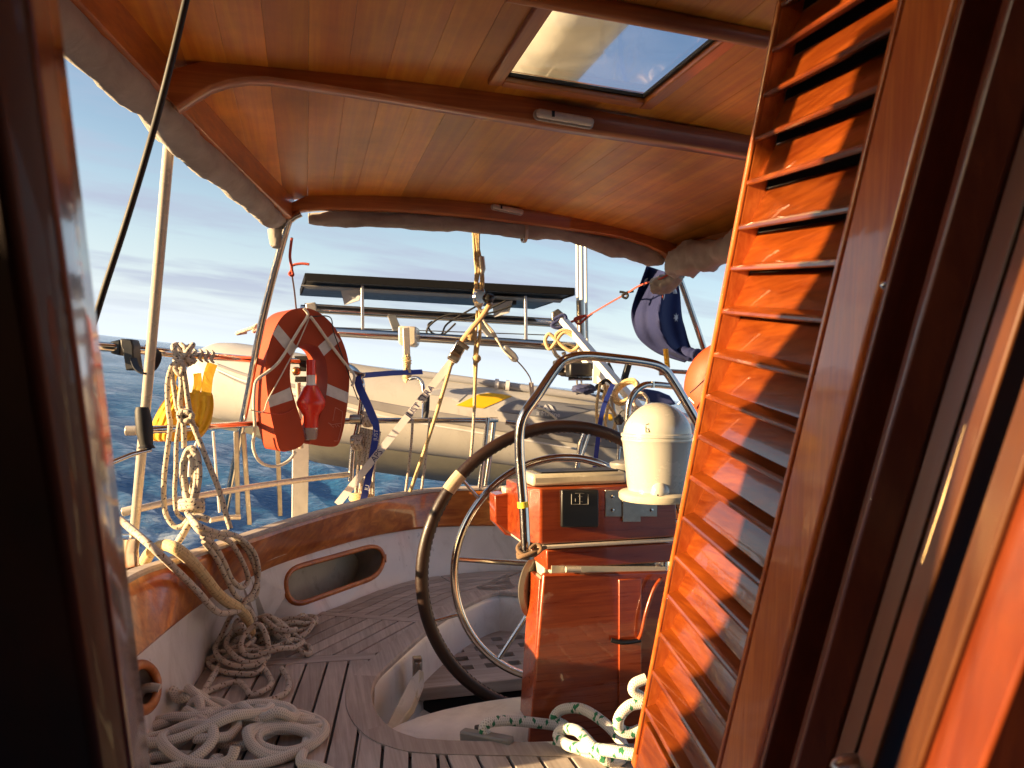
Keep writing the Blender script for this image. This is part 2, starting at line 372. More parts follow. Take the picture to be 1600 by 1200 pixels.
M_ROPE = rope_mat('fleck_rope', (0.70, 0.60, 0.45), (0.05, 0.04, 0.06), 0.006, 0.94)
M_ROPEB = rope_mat('brown_fleck_rope', (0.66, 0.57, 0.46), (0.16, 0.09, 0.04), 0.006, 0.93)
M_ROPEW = rope_mat('white_rope', (0.78, 0.72, 0.60), None, 0.010)
M_ROPEG = rope_mat('green_fleck_rope', (0.76, 0.73, 0.66), (0.01, 0.16, 0.06), 0.010, 0.86)
M_ROPEY = rope_mat('gold_rope', (0.78, 0.58, 0.28), (0.40, 0.24, 0.10), 0.005, 0.95)
M_ROPER = rope_mat('red_cord', (0.55, 0.06, 0.02), None, 0.005)
M_LEATH = plain('leather', (0.020, 0.007, 0.004), 0.45, var=0.35, vs=25, bump=0.35, bs=120, coat=0.05)
M_WHIP = rope_mat('whipping_twine', (0.62, 0.50, 0.32), None, 0.004)
M_PANEL = plain('solar_back', (0.05, 0.06, 0.08), 0.35, var=0.15)
M_PEARL = plain('pearl_paint', (0.56, 0.53, 0.46), 0.26, metal=0.12, var=0.06, coat=0.5, dirt=0.22)
M_GREYP = plain('grey_plastic', (0.22, 0.21, 0.19), 0.4, var=0.1)
M_LIGHT = plain('lens_plastic', (0.72, 0.62, 0.50), 0.25, var=0.05, coat=0.3)
# ================================================================ sea
def build_sea():
    b = MB(); na = 460; r = 1.2; radii = []
    while r < 5200: radii.append(r); r *= 1.030 if r < 60 else 1.06
    waves = []
    rr = random.Random(3)
    for i in range(34):
        lam = 0.45*1.17**i
        if lam > 40: break
        ang = rr.gauss(0.5, 0.55); amp = 0.0095*lam**0.80 if lam < 12 else 0.06
        waves.append((2*math.pi/lam, math.cos(ang), math.sin(ang), amp, rr.random()*6.28, lam))
    cxw, cyw = -2.0, 1.5
    b.v.append(V((cxw, cyw, 0)))
    for r in radii:
        cell = r*0.03
        ws = [(k, c, s_, a*max(0.0, min(1.0, (lam/(cell*2.6)-1))), ph) for k, c, s_, a, ph, lam in waves if lam > cell*2.6 and r < 900]
        for i in range(na):
            t = 2*math.pi*i/na; x = cxw+r*math.cos(t); y = cyw+r*math.sin(t); z = 0
            for k, c, s_, a, ph in ws:
                q = math.sin(k*(x*c+y*s_)+ph); z += a*(1-2*abs(q)**0.8) if k > 1 else a*q
            b.v.append(V((x, y, z)))
    for i in range(na): b.face((0, 1+i, 1+(i+1) % na))
    for j in range(len(radii)-1):
        for i in range(na):
            q = (i+1) % na; b.face((1+j*na+i, 1+(j+1)*na+i, 1+(j+1)*na+q, 1+j*na+q))
    t = NT('sea_water'); v = t.coord('Object', rot=(0, 0, 0.5))
    v1 = t.coord('Object', scale=(1.0, 2.2, 1.0), rot=(0, 0, 0.5))
    h = t.math('ADD', t.math('MULTIPLY', t.noise(v1, 2.6, 6, 0.62, 0.4), 0.6), t.math('MULTIPLY', t.noise(v1, 0.5, 5, 0.6), 1.6))
    # wake foam: patches astern and alongside the hull
    sp = t.n('ShaderNodeSeparateXYZ', i_0=t.n('ShaderNodeTexCoord').outputs['Object'])
    fo = t.noise(v, 1.3, 9, 0.72, 1.2)
    fd_ = HEEL.to_3x3() @ P(250, 850, 1.0); fd_ = fd_*(EYE/-fd_.z)
    dx = t.math('SUBTRACT', sp.outputs[0], fd_.x); dy = t.math('SUBTRACT', sp.outputs[1], fd_.y)
    dist = t.math('SQRT', t.math('ADD', t.math('POWER', t.math('MULTIPLY', dx, 0.45), 2), t.math('POWER', t.math('MULTIPLY', dy, 0.30), 2)))
    near = t.math('SUBTRACT', 1.0, dist, True)
    foam = t.ramp(t.math('ADD', fo, t.math('MULTIPLY', near, 0.20)), [(0.60, (0, 0, 0)), (0.72, (1, 1, 1))])
    c = t.mix(t.math('MULTIPLY', foam, 0.75), (0.022, 0.105, 0.23), (0.60, 0.66, 0.68))
    t.set(Base_Color=c, Roughness=t.math('ADD', t.math('MULTIPLY', foam, 0.5), 0.09), IOR=1.33, Specular_IOR_Level=0.24)
    t.bump(h, 1.0, 0.24)
    o = b.build('sea', t.m, origin=(0, 0, 0), smooth_deg=180, fix=False); struct(o); o['label'] = 'dark blue rippled sea with pale wake foam astern'
    return o
SEA = build_sea()

# ================================================================ wheelhouse roof (hard dodger)
def zroof(r, a):
    zm = 0.744-0.034*(r+0.18)-0.023*(r+0.18)*(r-0.586)
    dr = r-0.716; za = 0.743-0.0559*dr-0.1064*dr*dr
    t = max(0.0, min(1.0, (a-1.5)/1.55)); return lerp(zm, za, t)-0.012*max(0, a-3.05)
def rl(a): return -0.30+(a-1.87)*0.204          # inner face of the left side board
def rr_(a): return 1.76-(a-1.87)*0.15
roof = thing('cockpit_roof', 'varnished wooden hard roof over the cockpit with beams and a square hatch', 'roof', (0.77, 1.7, 0.70))
A0, A1 = 0.45, 3.13
HR0, HR1, HA0, HA1 = 0.455, 0.815, 1.375, 1.765
def plank(r0, r1, a0, a1):
    b = MB(); n = max(2, int((a1-a0)/0.14)); rows = []; g = 0.0002
    for i in range(n+1):
        a = lerp(a0, a1, i/n); x0 = max(r0+g, rl(a)-0.01); x1 = min(r1-g, rr_(a)+0.01)
        if x1 < x0: x1 = x0+0.001
        z0, z1 = zroof(x0, a), zroof(x1, a)
        rows.append([V((x0, a, z0+0.0005)), V((x0+0.0008, a, z0)), V((x1-0.0008, a, z1)), V((x1, a, z1+0.0005)), V((x1, a, z1+0.016)), V((x0, a, z0+0.016))])
    b.loft(rows, close_u=True); k = n*6
    b.face((0, 1, 2, 3, 4, 5)[::-1]); b.face(tuple(k+i for i in range(6)))
    b.build('plank', M_CEIL, roof, smooth_deg=20)
r = HR0-0.09*10
while r < 1.95:
    r1 = r+0.09
    if r1 > HR0+0.01 and r < HR1-0.01:
        plank(r, r1, A0, HA0); plank(r, r1, HA1, A1)
    else:
        a0 = A0
        if r1 < rl(A1): a1 = min(A1, 1.87+(r1+0.30)/0.204)
        else: a1 = A1
        if r > rr_(A1): a1 = min(A1, 1.87+(1.76-r)/0.15)
        if a1 > a0+0.1: plank(r, r1, a0, a1)
    r = r1
# roof skin above the planks
b = MB(); rows = []
for a in [0.45+0.1*i for i in range(28)]:
    rows.append([V((x, a, zroof(x, a)+0.05)) for x in [lerp(rl(a)-0.03, rr_(a)+0.03, k/16) for k in range(17)]])
keep = MB(); keep.loft(rows)
def hatch_face(f): 
    c = sum((keep.v[i] for i in f), V((0, 0, 0)))/4; return HR0-0.06 < c.x < HR1+0.06 and HA0-0.05 < c.y < HA1+0.05
keep.f = [f for f in keep.f if not hatch_face(f)]; keep.uv = [None]*len(keep.f); keep.mi = [0]*len(keep.f)
keep.build('roof_skin', M_CREAM, roof)
# hatch coaming and frame
hz_ = lambda x, y: zroof(x, y)
def hatch_bar(x0, y0, x1, y1, w, name='hatch_frame', dz=-0.012, hgt=0.075):
    b = MB(); hgt = 0.035; p, q = V((x0, y0, hz_(x0, y0)+hgt/2+dz)), V((x1, y1, hz_(x1, y1)+hgt/2+dz)); b.bar(p, q, w, hgt); return b
hw = 0.034
hb = []
for (x0, y0, x1, y1) in ((HR0-hw/2, HA0-hw, HR0-hw/2, HA1+hw), (HR1+hw/2, HA0-hw, HR1+hw/2, HA1+hw), (HR0, HA1+hw/2, HR1, HA1+hw/2)):
    hatch_bar(x0, y0, x1, y1, hw).build('hatch_frame', M_TRIM if x0 == x1 else M_BEAM, roof, bevel=0.003)
b = MB(); p, q = V((HR0-0.10, HA0-0.020, hz_(HR0, HA0)-0.006)), V((HR1+0.075, HA0-0.020, hz_(HR1, HA0)-0.012)); b.tube([p, lerp(p, q, 0.5), q], 0.021, 14, flat=0.8)
b.build('hatch_handrail', M_BEAM, roof)
t = NT('hatch_glass'); t.set(Base_Color=(0.80, 0.86, 0.95), Roughness=0.04, Transmission_Weight=1.0, IOR=1.45); M_GLASS = t.m
b = MB(); zt = 0.012
b.hexa([V((x, y, zroof(x, y)+z)) for z in (zt, zt+0.008) for x, y in ((HR0, HA0), (HR1, HA0), (HR1, HA1), (HR0, HA1))]); b.build('hatch_pane', M_GLASS, roof, smooth_deg=0)
b = MB()
for (x0, y0, x1, y1) in ((HR0+0.004, HA0, HR0+0.004, HA1), (HR1-0.004, HA0, HR1-0.004, HA1), (HR0, HA1-0.004, HR1, HA1-0.004)):
    b.bar(V((x0, y0, hz_(x0, y0)+0.006)), V((x1, y1, hz_(x1, y1)+0.006)), 0.008, 0.008)
b.build('hatch_gasket', M_BLACKR, roof)

# beams: outline in the plane across the boat, extruded fore and aft
def beam(a, up, lo, thick, name='beam', back=0.0):
    U = smooth([Ap(x, y, a) for x, y in up], 5); L = smooth([Ap(x, y, a) for x, y in lo], 5)
    n = 44
    def res(c, k):
        d = [0]
        for i in range(1, len(c)): d.append(d[-1]+(c[i]-c[i-1]).length)
        o = []
        for j in range(k+1):
            s_ = d[-1]*j/k; i = 1
            while i < len(c)-1 and d[i] < s_: i += 1
            o.append(c[i-1].lerp(c[i], (s_-d[i-1])/(d[i]-d[i-1]+1e-9)))
        return o
    U, L = res(U, n), res(L, n); b = MB(); rows = []
    e = V((0, thick, 0)); bv = 0.006
    for p, q in zip(U, L):
        dn = (q-p).normalized()
        rows.append([p, q-dn*bv, q+V((0, bv, 0)), q+e-V((0, bv, 0)), q+e-dn*bv, p+e])
    b.loft(rows, close_u=True); k = n*6; b.face((0, 1, 2, 3, 4, 5)); b.face(tuple(k+i for i in range(6)))
    return b.build(name, M_BEAM, roof, smooth_deg=50)
beam(1.87, [(246, 133), (262, 112), (300, 100), (350, 91), (430, 97), (600, 116), (850, 157), (1000, 185), (1170, 211), (1400, 250)],
     [(276, 168), (292, 158), (330, 134), (380, 122), (440, 125), (600, 150), (850, 192), (1000, 215), (1170, 242), (1400, 285)], 0.055)
beam(3.08, [(440, 327), (455, 317), (490, 303), (540, 297), (640, 301), (760, 315), (900, 336), (1000, 360), (1050, 380), (1075, 398)],
     [(452, 331), (470, 329), (500, 326), (560, 327), (640, 330), (760, 341), (900, 359), (980, 373), (1035, 394), (1048, 404)], 0.05)
beam(0.70, [(-560, -470), (0, -520), (1200, -430), (2300, -250)], [(-520, -350), (0, -400), (1200, -320), (2300, -150)], 0.05)
# side boards
for side, fr in (('l', rl), ('r', rr_)):
    b = MB(); rows = []
    for i in range(28):
        a = lerp(0.45, 3.12, i/27); x = fr(a); sg = -1 if side == 'l' else 1; zt = zroof(x, a)
        zb = zt-0.085
        rows.append([V((x, a, zt+0.03)), V((x, a, zb+0.004)), V((x+sg*0.005, a, zb)), V((x+sg*0.028, a, zb)), V((x+sg*0.028, a, zt+0.06)), V((x, a, zt+0.06))])
    b.loft(rows, close_u=True); b.face(range(6)); b.face([27*6+i for i in range(6)]); b.build('side_board', M_TRIM, roof, smooth_deg=40)
    b = MB(); path = [V((fr(a)+sg*0.034, a, zroof(fr(a), a)-0.072)) for a in [lerp(0.45, 3.1, i/30) for i in range(31)]]
    b.tube(path, 0.006, 8); b.build('awning_track', M_TAN, roof)

# lights on the beams
def cabin_light(px0, py0, px1, py1, a, h, label):
    p, q = Ap(px0, py0, a), Ap(px1, py1, a); d = (q-p).normalized(); ln = (q-p).length; up = V((0, 1, 0)).cross(d).normalized()
    if up.z < 0: up = -up
    o = thing('cabin_light', label, 'light', (p+q)/2, 'capsule lamps on the roof beams')
    def capsule(w, hh, y0, y1, mat, name, bev):
        b = MB(); c = (p+q)/2; pts = []
        for i in range(24):
            t = 2*math.pi*i/24; sx = 1 if math.cos(t) > 0 else -1
            pts.append(c+d*(sx*(w/2-hh/2)+math.cos(t)*hh/2)+up*math.sin(t)*hh/2)
        pp = [x+V((0, y0, 0)) for x in pts]; b.prism(pp, V((0, y1-y0, 0))); b.build(name, mat, o, bevel=bev, smooth_deg=50)
    capsule(ln*1.06, h*1.35, 0.0, -0.006, M_TAN, 'base', 0.002)
    capsule(ln, h, -0.006, -0.026, M_LIGHT, 'lens', 0.006)
    b = MB(); b.box(p+d*ln*0.27+V((0, -0.027, 0)), (0.007, 0.004, h*0.7)); b.build('switch', M_BLACK, o)
cabin_light(835, 179, 924, 195, 1.869, 0.021, 'white capsule lamp on the middle roof beam below the hatch')
cabin_light(768, 323, 816, 333, 3.079, 0.020, 'small white capsule lamp on the aftermost roof beam')

# rolled canvas side curtains
def roll(name, path, rad, label, ends=True, amp=0.16, mat=None, n=22, fr=9, stretch=1.0):
    p = smooth(path, 10); m = len(p); rows = []; b = MB()
    for i in range(m):
        T = (p[min(i+1, m-1)]-p[max(i-1, 0)]).normalized(); u = (V((0, 0, 1))-T*T.z).normalized(); w = T.cross(u); row = []
        rad_i = interp(i/(m-1), [x for x, _ in rad], [y for _, y in rad])
        for k in range(n):
            t = 2*math.pi*k/n; d = u*math.cos(t)+w*math.sin(t)
            q = rad_i*(1+amp*noise.noise(p[i]*fr+d*1.3)+amp*0.6*noise.noise(p[i]*fr*3.2+d*2.2)+amp*0.35*math.sin(t*3+i*0.22)*noise.noise(p[i]*5))
            row.append(p[i]+d*q*(1.0 if abs(math.cos(t)) < 2 else 1))
        rows.append(row)
    b.loft(rows, close_u=True); b.face(range(n)); b.face([(m-1)*n+k for k in range(n)])
    # spiral end
    for e, sgn in ((0, -1), (m-1, 1)):
        T = (p[min(e+1, m-1)]-p[max(e-1, 0)]).normalized()*sgn; u = (V((0, 0, 1))-T*T.z).normalized(); w = T.cross(u); rad_i = rad[0][1] if e == 0 else rad[-1][1]
        sp_ = [p[e]+T*0.002+(u*math.cos(t*0.5)+w*math.sin(t*0.5))*rad_i*(0.1+0.85*t/40) for t in range(0, 40)]
        b.tube(sp_, 0.0035, 5)
    o = b.build(name, mat or M_CANVAS, smooth_deg=60); tag(o, label, 'canvas', 'rolled canvas curtains under the roof edge'); return o
EXTRA = {}
lp = [V((rl(a)-0.050, a, zroof(rl(a), a)-0.098-0.01*math.sin(a*9))) for a in (0.6, 0.9, 1.2, 1.45, 1.7, 1.95, 2.2, 2.5, 2.8, 2.95)]
lp += [P(432, 345, 3.0), P(431, 385, 3.0)]
roll('rolled_canvas', lp, [(0, .043), (0.4, .040), (0.62, .047), (0.8, .037), (0.93, .036), (1, .018)], 'long grey canvas curtain rolled up along the left roof edge', n=26, amp=0.2)
bun = [P(228, 168, 1.96), P(262, 205, 2.02), P(300, 228, 2.06)]
roll('rolled_canvas', bun, [(0, .026), (0.5, .036), (1, .02)], 'short sunlit bunch of canvas tied round the head of the white pole', amp=0.3)
lp = [Ap(x, y, 3.155) for x, y in ((484, 342), (540, 341), (620, 343), (700, 348), (765, 352), (820, 360), (860, 358), (905, 371), (960, 384), (1000, 393), (1035, 408))]
roll('rolled_canvas', lp, [(0, .022), (0.1, .036), (0.45, .038), (0.6, .042), (0.68, .032), (0.8, .045), (0.95, .048), (1, .02)], 'grey canvas curtain rolled along the aft roof beam', amp=0.2)
lp = [P(1052, 424, 3.42), P(1068, 407, 3.3), P(1100, 400, 3.15), P(1150, 385, 2.95), P(1230, 355, 2.6), P(1330, 310, 2.3)]
roll('rolled_canvas', lp, [(0, .03), (0.25, .075), (0.5, .055), (1, .06)], 'crumpled canvas curtain bunched under the right end of the roof', amp=0.35, fr=12)
lp = [P(1018, 448, 3.50), P(1040, 444, 3.48), P(1062, 428, 3.42)]
roll('rolled_canvas', lp, [(0, .03), (0.4, .045), (1, .03)], 'small canvas bundle lashed to the right roof pole beside the flag', amp=0.4, fr=14)
# webbing strap round the aft roll
b = MB(); c = Ap(819, 362, 3.155); b.tube([c+V((0, math.sin(t)*0.043, math.cos(t)*0.045)) for t in [2*math.pi*i/20 for i in range(20)]], 0.0035, 6, closed=True, flat=2.5)
o = b.build('canvas_strap', M_TAN, smooth_deg=60); tag(o, 'pale strap buckled around the aft rolled canvas curtain', 'strap')

# boom with sail cover seen through the hatch, and a strut beside it
b = MB(); rows = []
for i in range(30):
    a = -1.0+i*0.16; row = []
    for k in range(28):
        t = 2*math.pi*k/28; rad = 0.245*(1+0.05*noise.noise(V((math.cos(t)*2, a*1.6, math.sin(t)*2)))+0.02*math.cos(2*t))
        row.append(V((0.755+rad*math.sin(t), a, 1.27+rad*1.15*math.cos(t))))
    rows.append(row)
bo = thing('boom', 'boom under a cream canvas sail cover seen through the roof hatch', 'boom', (0.755, 1.3, 1.0))
b.loft(rows, close_u=True); b.face(range(28)); b.face([29*28+k for k in range(28)]); b.build('sail_cover', M_CANVAS2, bo, smooth_deg=70)
b = MB(); b.tube([V((0.74, -1, 0.992)), V((0.74, 3.6, 0.992))], 0.006, 6); b.build('lacing_seam', M_TAN, bo)
b = MB(); b.bar(V((1.10, 1.2, 1.25)), V((1.22, 3.2, 1.9)), 0.05, 0.03); o = b.build('boom_strut', M_ALU); tag(o, 'pale metal strut seen through the roof hatch beside the boom', 'strut')
for i, (x, y) in enumerate(((1.35, 1.9), (1.5, 2.1))):
    b = MB(); b.tube([V((x, y, 0.9)), V((x+0.25, y+0.5, 3.4))], 0.008, 6); o = b.build('rigging_wire', M_STEELD); tag(o, ['nearer','farther'][i]+' of two steel rigging wires crossing above the roof hatch', 'wire', 'rigging wires over the roof')

# ================================================================ poles and cable
def pole(name, pts, r, mat, label, n=18, sm=True, cat='pole', group=None):
    b = MB(); b.tube(smooth(pts, 8) if (sm and len(pts) > 2) else pts, r, n); o = b.build(name, mat, smooth_deg=60); tag(o, label, cat, group); return o
pole('roof_pole', [P(266, 205, 1.98), P(236, 545, 2.22), P(203, 905, 2.50)], 0.0142, M_TAN, 'tall pale metal pole holding up the left roof edge')
pole('roof_pole', [P(470, 333, 2.98), P(456, 341, 2.98), P(446, 362, 3.0), P(410, 500, 3.14), P(383, 640, 3.3), P(352, 800, 3.5)], 0.0150, M_STEEL, 'brown-tinted steel pole under the aft left roof corner, behind the horseshoe buoy')
pole('roof_pole', [P(1040, 396, 3.44), P(1050, 408, 3.44), P(1060, 430, 3.45), P(1078, 480, 3.5), P(1100, 545, 3.55), P(1150, 700, 3.7)], 0.0135, M_STEEL, 'shiny steel pole under the aft right roof corner, crossing the flag')
pole('control_cable', [P(300, -40, 1.05), P(268, 95, 1.06), P(235, 220, 1.08), P(196, 350, 1.10), P(148, 500, 1.13), P(60, 800, 1.2)], 0.0048, M_BLACKR, 'taut black cable running down past the left roof edge', cat='cable')

# ================================================================ cockpit
SEAT = -0.90
OUT = [(215, 1250), (245, 1180), (276, 1124), (320, 1050), (362, 988), (430, 973), (492, 962), (560, 937), (600, 922), (660, 906), (760, 895), (860, 893), (960, 897), (1080, 915), (1200, 945)]
WB = [(60, 1160), (215, 1022), (310, 945), (370, 912), (440, 880), (560, 843), (640, 828), (700, 823), (775, 822), (900, 825), (1040, 838), (1200, 860)]
WT = [(60, 1000), (200, 908), (265, 884), (330, 862), (400, 838), (470, 815), (560, 790), (620, 777), (690, 768), (800, 765), (900, 767), (1060, 775), (1200, 790)]
def crv(l, z, n=10):
    return smooth([Zp(x, y, z) for x, y in l], n)
def px_of(p):                   # boat point -> photo pixel
    xc = p.x*CP-p.y*SP; yc = p.x*SP+p.y*CP; return 800+F*xc/yc, 600-F*p.z/yc
cOUT, cWB, cWT = crv(OUT, SEAT), crv(WB, -0.68), crv(WT, -0.52)
def at_px(c, x):
    q = [px_of(p)[0] for p in c]
    for i in range(1, len(c)):
        if (q[i-1]-x)*(q[i]-x) <= 0 and q[i] != q[i-1]: return c[i-1].lerp(c[i], (x-q[i-1])/(q[i]-q[i-1]))
    return c[0] if x < q[0] else c[-1]
cockpit = thing('cockpit_shell', 'white moulded cockpit surround with two wood-rimmed locker openings', 'cockpit', (0.79, 2.6, -1.5))
# inner wall by constrained triangulation in picture-like parameters, then placed at its true depth
XS = [70+14*i for i in range(80)]
def wall_pt(x, y):
    lo, hi = at_px(cOUT, x), at_px(cWB, x); yl, yh = px_of(lo)[1], px_of(hi)[1]; t = (y-yl)/(yh-yl)
    dl = lo.x*SP+lo.y*CP; dh = hi.x*SP+hi.y*CP; d = 1/lerp(1/dl, 1/dh, max(-0.2, min(1.2, t))); return P(x, y, d)
def rrect(c, n=8, r=0.35):       # rounded quad through 4 px corners
    o = []
    for i in range(4):
        a, b_, d = V((*c[i-1], 0)), V((*c[i], 0)), V((*c[(i+1) % 4], 0))
        p0 = b_.lerp(a, r*min(1, 40/(b_-a).length)) if True else b_; p1 = b_.lerp(d, r*min(1, 40/(b_-d).length))
        for k in range(n+1):
            t = k/n; q = p0*(1-t)**2+b_*2*t*(1-t)+p1*t*t; o.append((q.x, q.y))
    return o
HOLE1 = rrect([(441, 892), (600, 848), (600, 897), (452, 950)], r=0.75)
HOLE2 = [(222+24*math.cos(t), 1074+36*math.sin(t)) for t in [2*math.pi*i/24 for i in range(24)]]
def wall_mesh():
    vs, es = [], []
    def loop(l):
        k = len(vs)
        for i, q in enumerate(l): vs.append(V(q)); es.append((k+i, k+(i+1) % len(l)))
    lo = [(x, px_of(at_px(cOUT, x))[1]) for x in XS if x > 225]; hi = [(x, px_of(at_px(cWB, x))[1]) for x in XS]
    left = [(70+14*i, 0) for i in range(11)]
    lo = [(x, lerp(1500, lo[0][1], (x-60)/(lo[0][0]-60))) for x in (70, 110, 150, 190)]+lo
    outer = lo+hi[::-1]; loop(outer); loop(HOLE1); loop(HOLE2)
    for x in XS[1:-1]:
        yl = None
    r_ = delaunay_2d_cdt([v_.to_2d() if len(v_) == 3 else v_ for v_ in vs], es, [], 0, 1e-5)
    pts, _, faces = r_[0], r_[1], r_[2]
    def inside(p, poly):
        c = False
        for i in range(len(poly)):
            (x0, y0), (x1, y1) = poly[i-1], poly[i]
            if (y0 > p[1]) != (y1 > p[1]) and p[0] < (x1-x0)*(p[1]-y0)/(y1-y0)+x0: c = not c
        return c
    b = MB(); b.v = [wall_pt(q.x, q.y) if q.y < 1240 or q.x > 225 else wall_pt(q.x, q.y) for q in pts]
    for f in faces:
        c = (sum(pts[i].x for i in f)/len(f), sum(pts[i].y for i in f)/len(f))
        if inside(c, outer) and not inside(c, HOLE1) and not inside(c, HOLE2): b.face(f)
    return b
wall_mesh().build('inner_wall', M_GEL, cockpit, smooth_deg=30)
def outward(p):                  # horizontal direction away from the cockpit centre
    d = V((p.x-0.79, (p.y-2.2)*0.55, 0)); return d.normalized()
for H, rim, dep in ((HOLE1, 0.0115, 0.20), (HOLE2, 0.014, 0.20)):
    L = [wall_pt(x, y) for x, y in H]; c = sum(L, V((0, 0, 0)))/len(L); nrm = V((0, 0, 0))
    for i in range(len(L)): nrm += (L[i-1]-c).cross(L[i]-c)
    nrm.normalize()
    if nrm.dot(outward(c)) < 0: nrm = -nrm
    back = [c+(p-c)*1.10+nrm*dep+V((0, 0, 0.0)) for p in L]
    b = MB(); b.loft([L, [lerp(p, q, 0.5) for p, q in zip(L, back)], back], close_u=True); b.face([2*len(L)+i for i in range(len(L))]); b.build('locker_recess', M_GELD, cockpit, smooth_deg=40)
    b = MB(); b.tube(L, rim, 10, closed=True, flat=0.8); b.build('locker_rim', M_BEAM, cockpit, smooth_deg=60)

# varnished coaming board and capping
coam = thing('coaming_board', 'wide varnished wooden coaming board curving around the stern of the cockpit', 'coaming', (0.79, 3.6, -0.68))
b = MB(); rows = []; NC = 90
for i in range(NC):
    x = lerp(70, 1190, i/(NC-1)); lo, hi = at_px(cWB, x), at_px(cWT, x); o_ = outward(lo); inn = -o_*0.010
    rows.append([lo+inn+V((0, 0, 0.003)), lo+inn*1.5+V((0, 0, 0.012)), hi+inn*1.5-V((0, 0, .012)), hi+inn+V((0, 0, 0)), hi+o_*0.02+V((0, 0, 0.004)), hi+o_*0.02-V((0, 0, 0.05)), lo+o_*0.012, lo+o_*0.004])
b.loft(rows, close_u=True); b.face(range(8)); b.face([(NC-1)*8+i for i in range(8)]); b.build('board', M_CAP, coam, smooth_deg=35)
b = MB(); rows = []
for i in range(NC):
    x = lerp(70, 1190, i/(NC-1)); hi = at_px(cWT, x); o_ = outward(hi)
    rows.append([hi-o_*0.016+V((0, 0, 0.002)), hi-o_*0.018+V((0, 0, 0.012)), hi-o_*0.012+V((0, 0, 0.018)), hi+o_*0.026+V((0, 0, 0.018)), hi+o_*0.032+V((0, 0, 0.010)), hi+o_*0.030-V((0, 0, .002))])
b.loft(rows, close_u=True); b.face(range(6)); b.face([(NC-1)*6+i for i in range(6)]); b.build('capping_rail', M_TEAKX, coam, smooth_deg=35)
# side deck and hull outside the coaming
b = MB(); rows = []
for i in range(NC):
    x = lerp(70, 1190, i/(NC-1)); hi = at_px(cWT, x); o_ = outward(hi); e = 0.15
    rows.append([hi+o_*0.03+V((0, 0, -0.02)), hi+o_*0.045+V((0, 0, -0.12)), hi+o_*e+V((0, 0, -0.13)), hi+o_*(e+0.01)+V((0, 0, -0.11)), hi+o_*(e+0.03)+V((0, 0, -0.11)), hi+o_*(e+0.035)+V((0, 0, -0.16)), hi*0.96+V((0.03, 0.1, -1.35))])
b.loft(rows); o = b.build('hull', M_CREAM, smooth_deg=35); tag(o, 'cream painted hull and narrow side deck outside the coaming', 'boat hull')

# ---- cockpit seat
INN = [(1003, 1190), (1003, 1172), (640, 1166), (604, 1150), (588, 1122), (576, 1090), (582, 1062), (612, 1030), (660, 990), (728, 943), (765, 930), (805, 922)]
inner = [Zp(1003, 1172, SEAT), Zp(760, 1169, SEAT), Zp(680, 1167, SEAT)]
curve = smooth([Zp(x, y, SEAT) for x, y in ((650, 1163), (610, 1148), (584, 1122), (575, 1092), (584, 1062), (614, 1032), (666, 986), (700, 962), (728, 946), (765, 930), (805, 922))], 6)
mirror = [V((1.60-p.x, p.y, p.z)) for p in curve[:-1]][::-1]
front = [Zp(1050, 1173, SEAT), Zp(1003, 1172, SEAT), Zp(900, 1170.5, SEAT), Zp(820, 1169, SEAT), Zp(760, 1168, SEAT), Zp(700, 1166.5, SEAT)]; NF = len(front); curve = front+curve
well = curve + [V((0.80, 3.235, SEAT))] + mirror
SEATT = thing('cockpit_bench', 'U-shaped cockpit seat of weathered grey teak with dark seams', 'seat', (0.79, 2.6, SEAT-0.05))
def offs(c, w):                  # offset a well-edge curve outward in plan
    o = []
    for i in range(len(c)):
        T = (c[min(i+1, len(c)-1)]-c[max(i-1, 0)]).normalized(); nn = V((-T.y, T.x, 0))
        if nn.dot(V((0.80, 2.5, SEAT))-c[i]) > 0: nn = -nn
        o.append(c[i]+nn*w)
    return o
fore = [V((0.286-0.0, 1.915, SEAT)), V((1.32, 1.915, SEAT))]
MW = 0.062
margin_o = offs(well, MW)
# margin boards in pieces along the curve
def margin(i0, i1, nose=True):
    b = MB(); rows = []; g = 0.0015; t = 0.018; H_ = 0.012
    for i in range(i0, i1+1):
        p, q = well[i], margin_o[i]; d = (q-p).normalized()
        rows.append([p-d*0.012+V((0, 0, H_-t)), p-d*0.012+V((0, 0, H_-0.006)), p-d*0.008+V((0, 0, H_)), q+V((0, 0, H_)), q+V((0, 0, H_-t))])
    b.loft(rows, close_u=True); k = (i1-i0)*5; b.face(range(5)); b.face([k+i for i in range(5)]); b.build('margin_board', M_TEAK, SEATT, smooth_deg=30)
n = len(well)-1; cuts = [0, int(n*0.115), int(n*0.24), int(n*0.37), int(n*0.5), int(n*0.63), int(n*0.76), int(n*0.885), n]
for i in range(len(cuts)-1): margin(cuts[i], cuts[i+1])

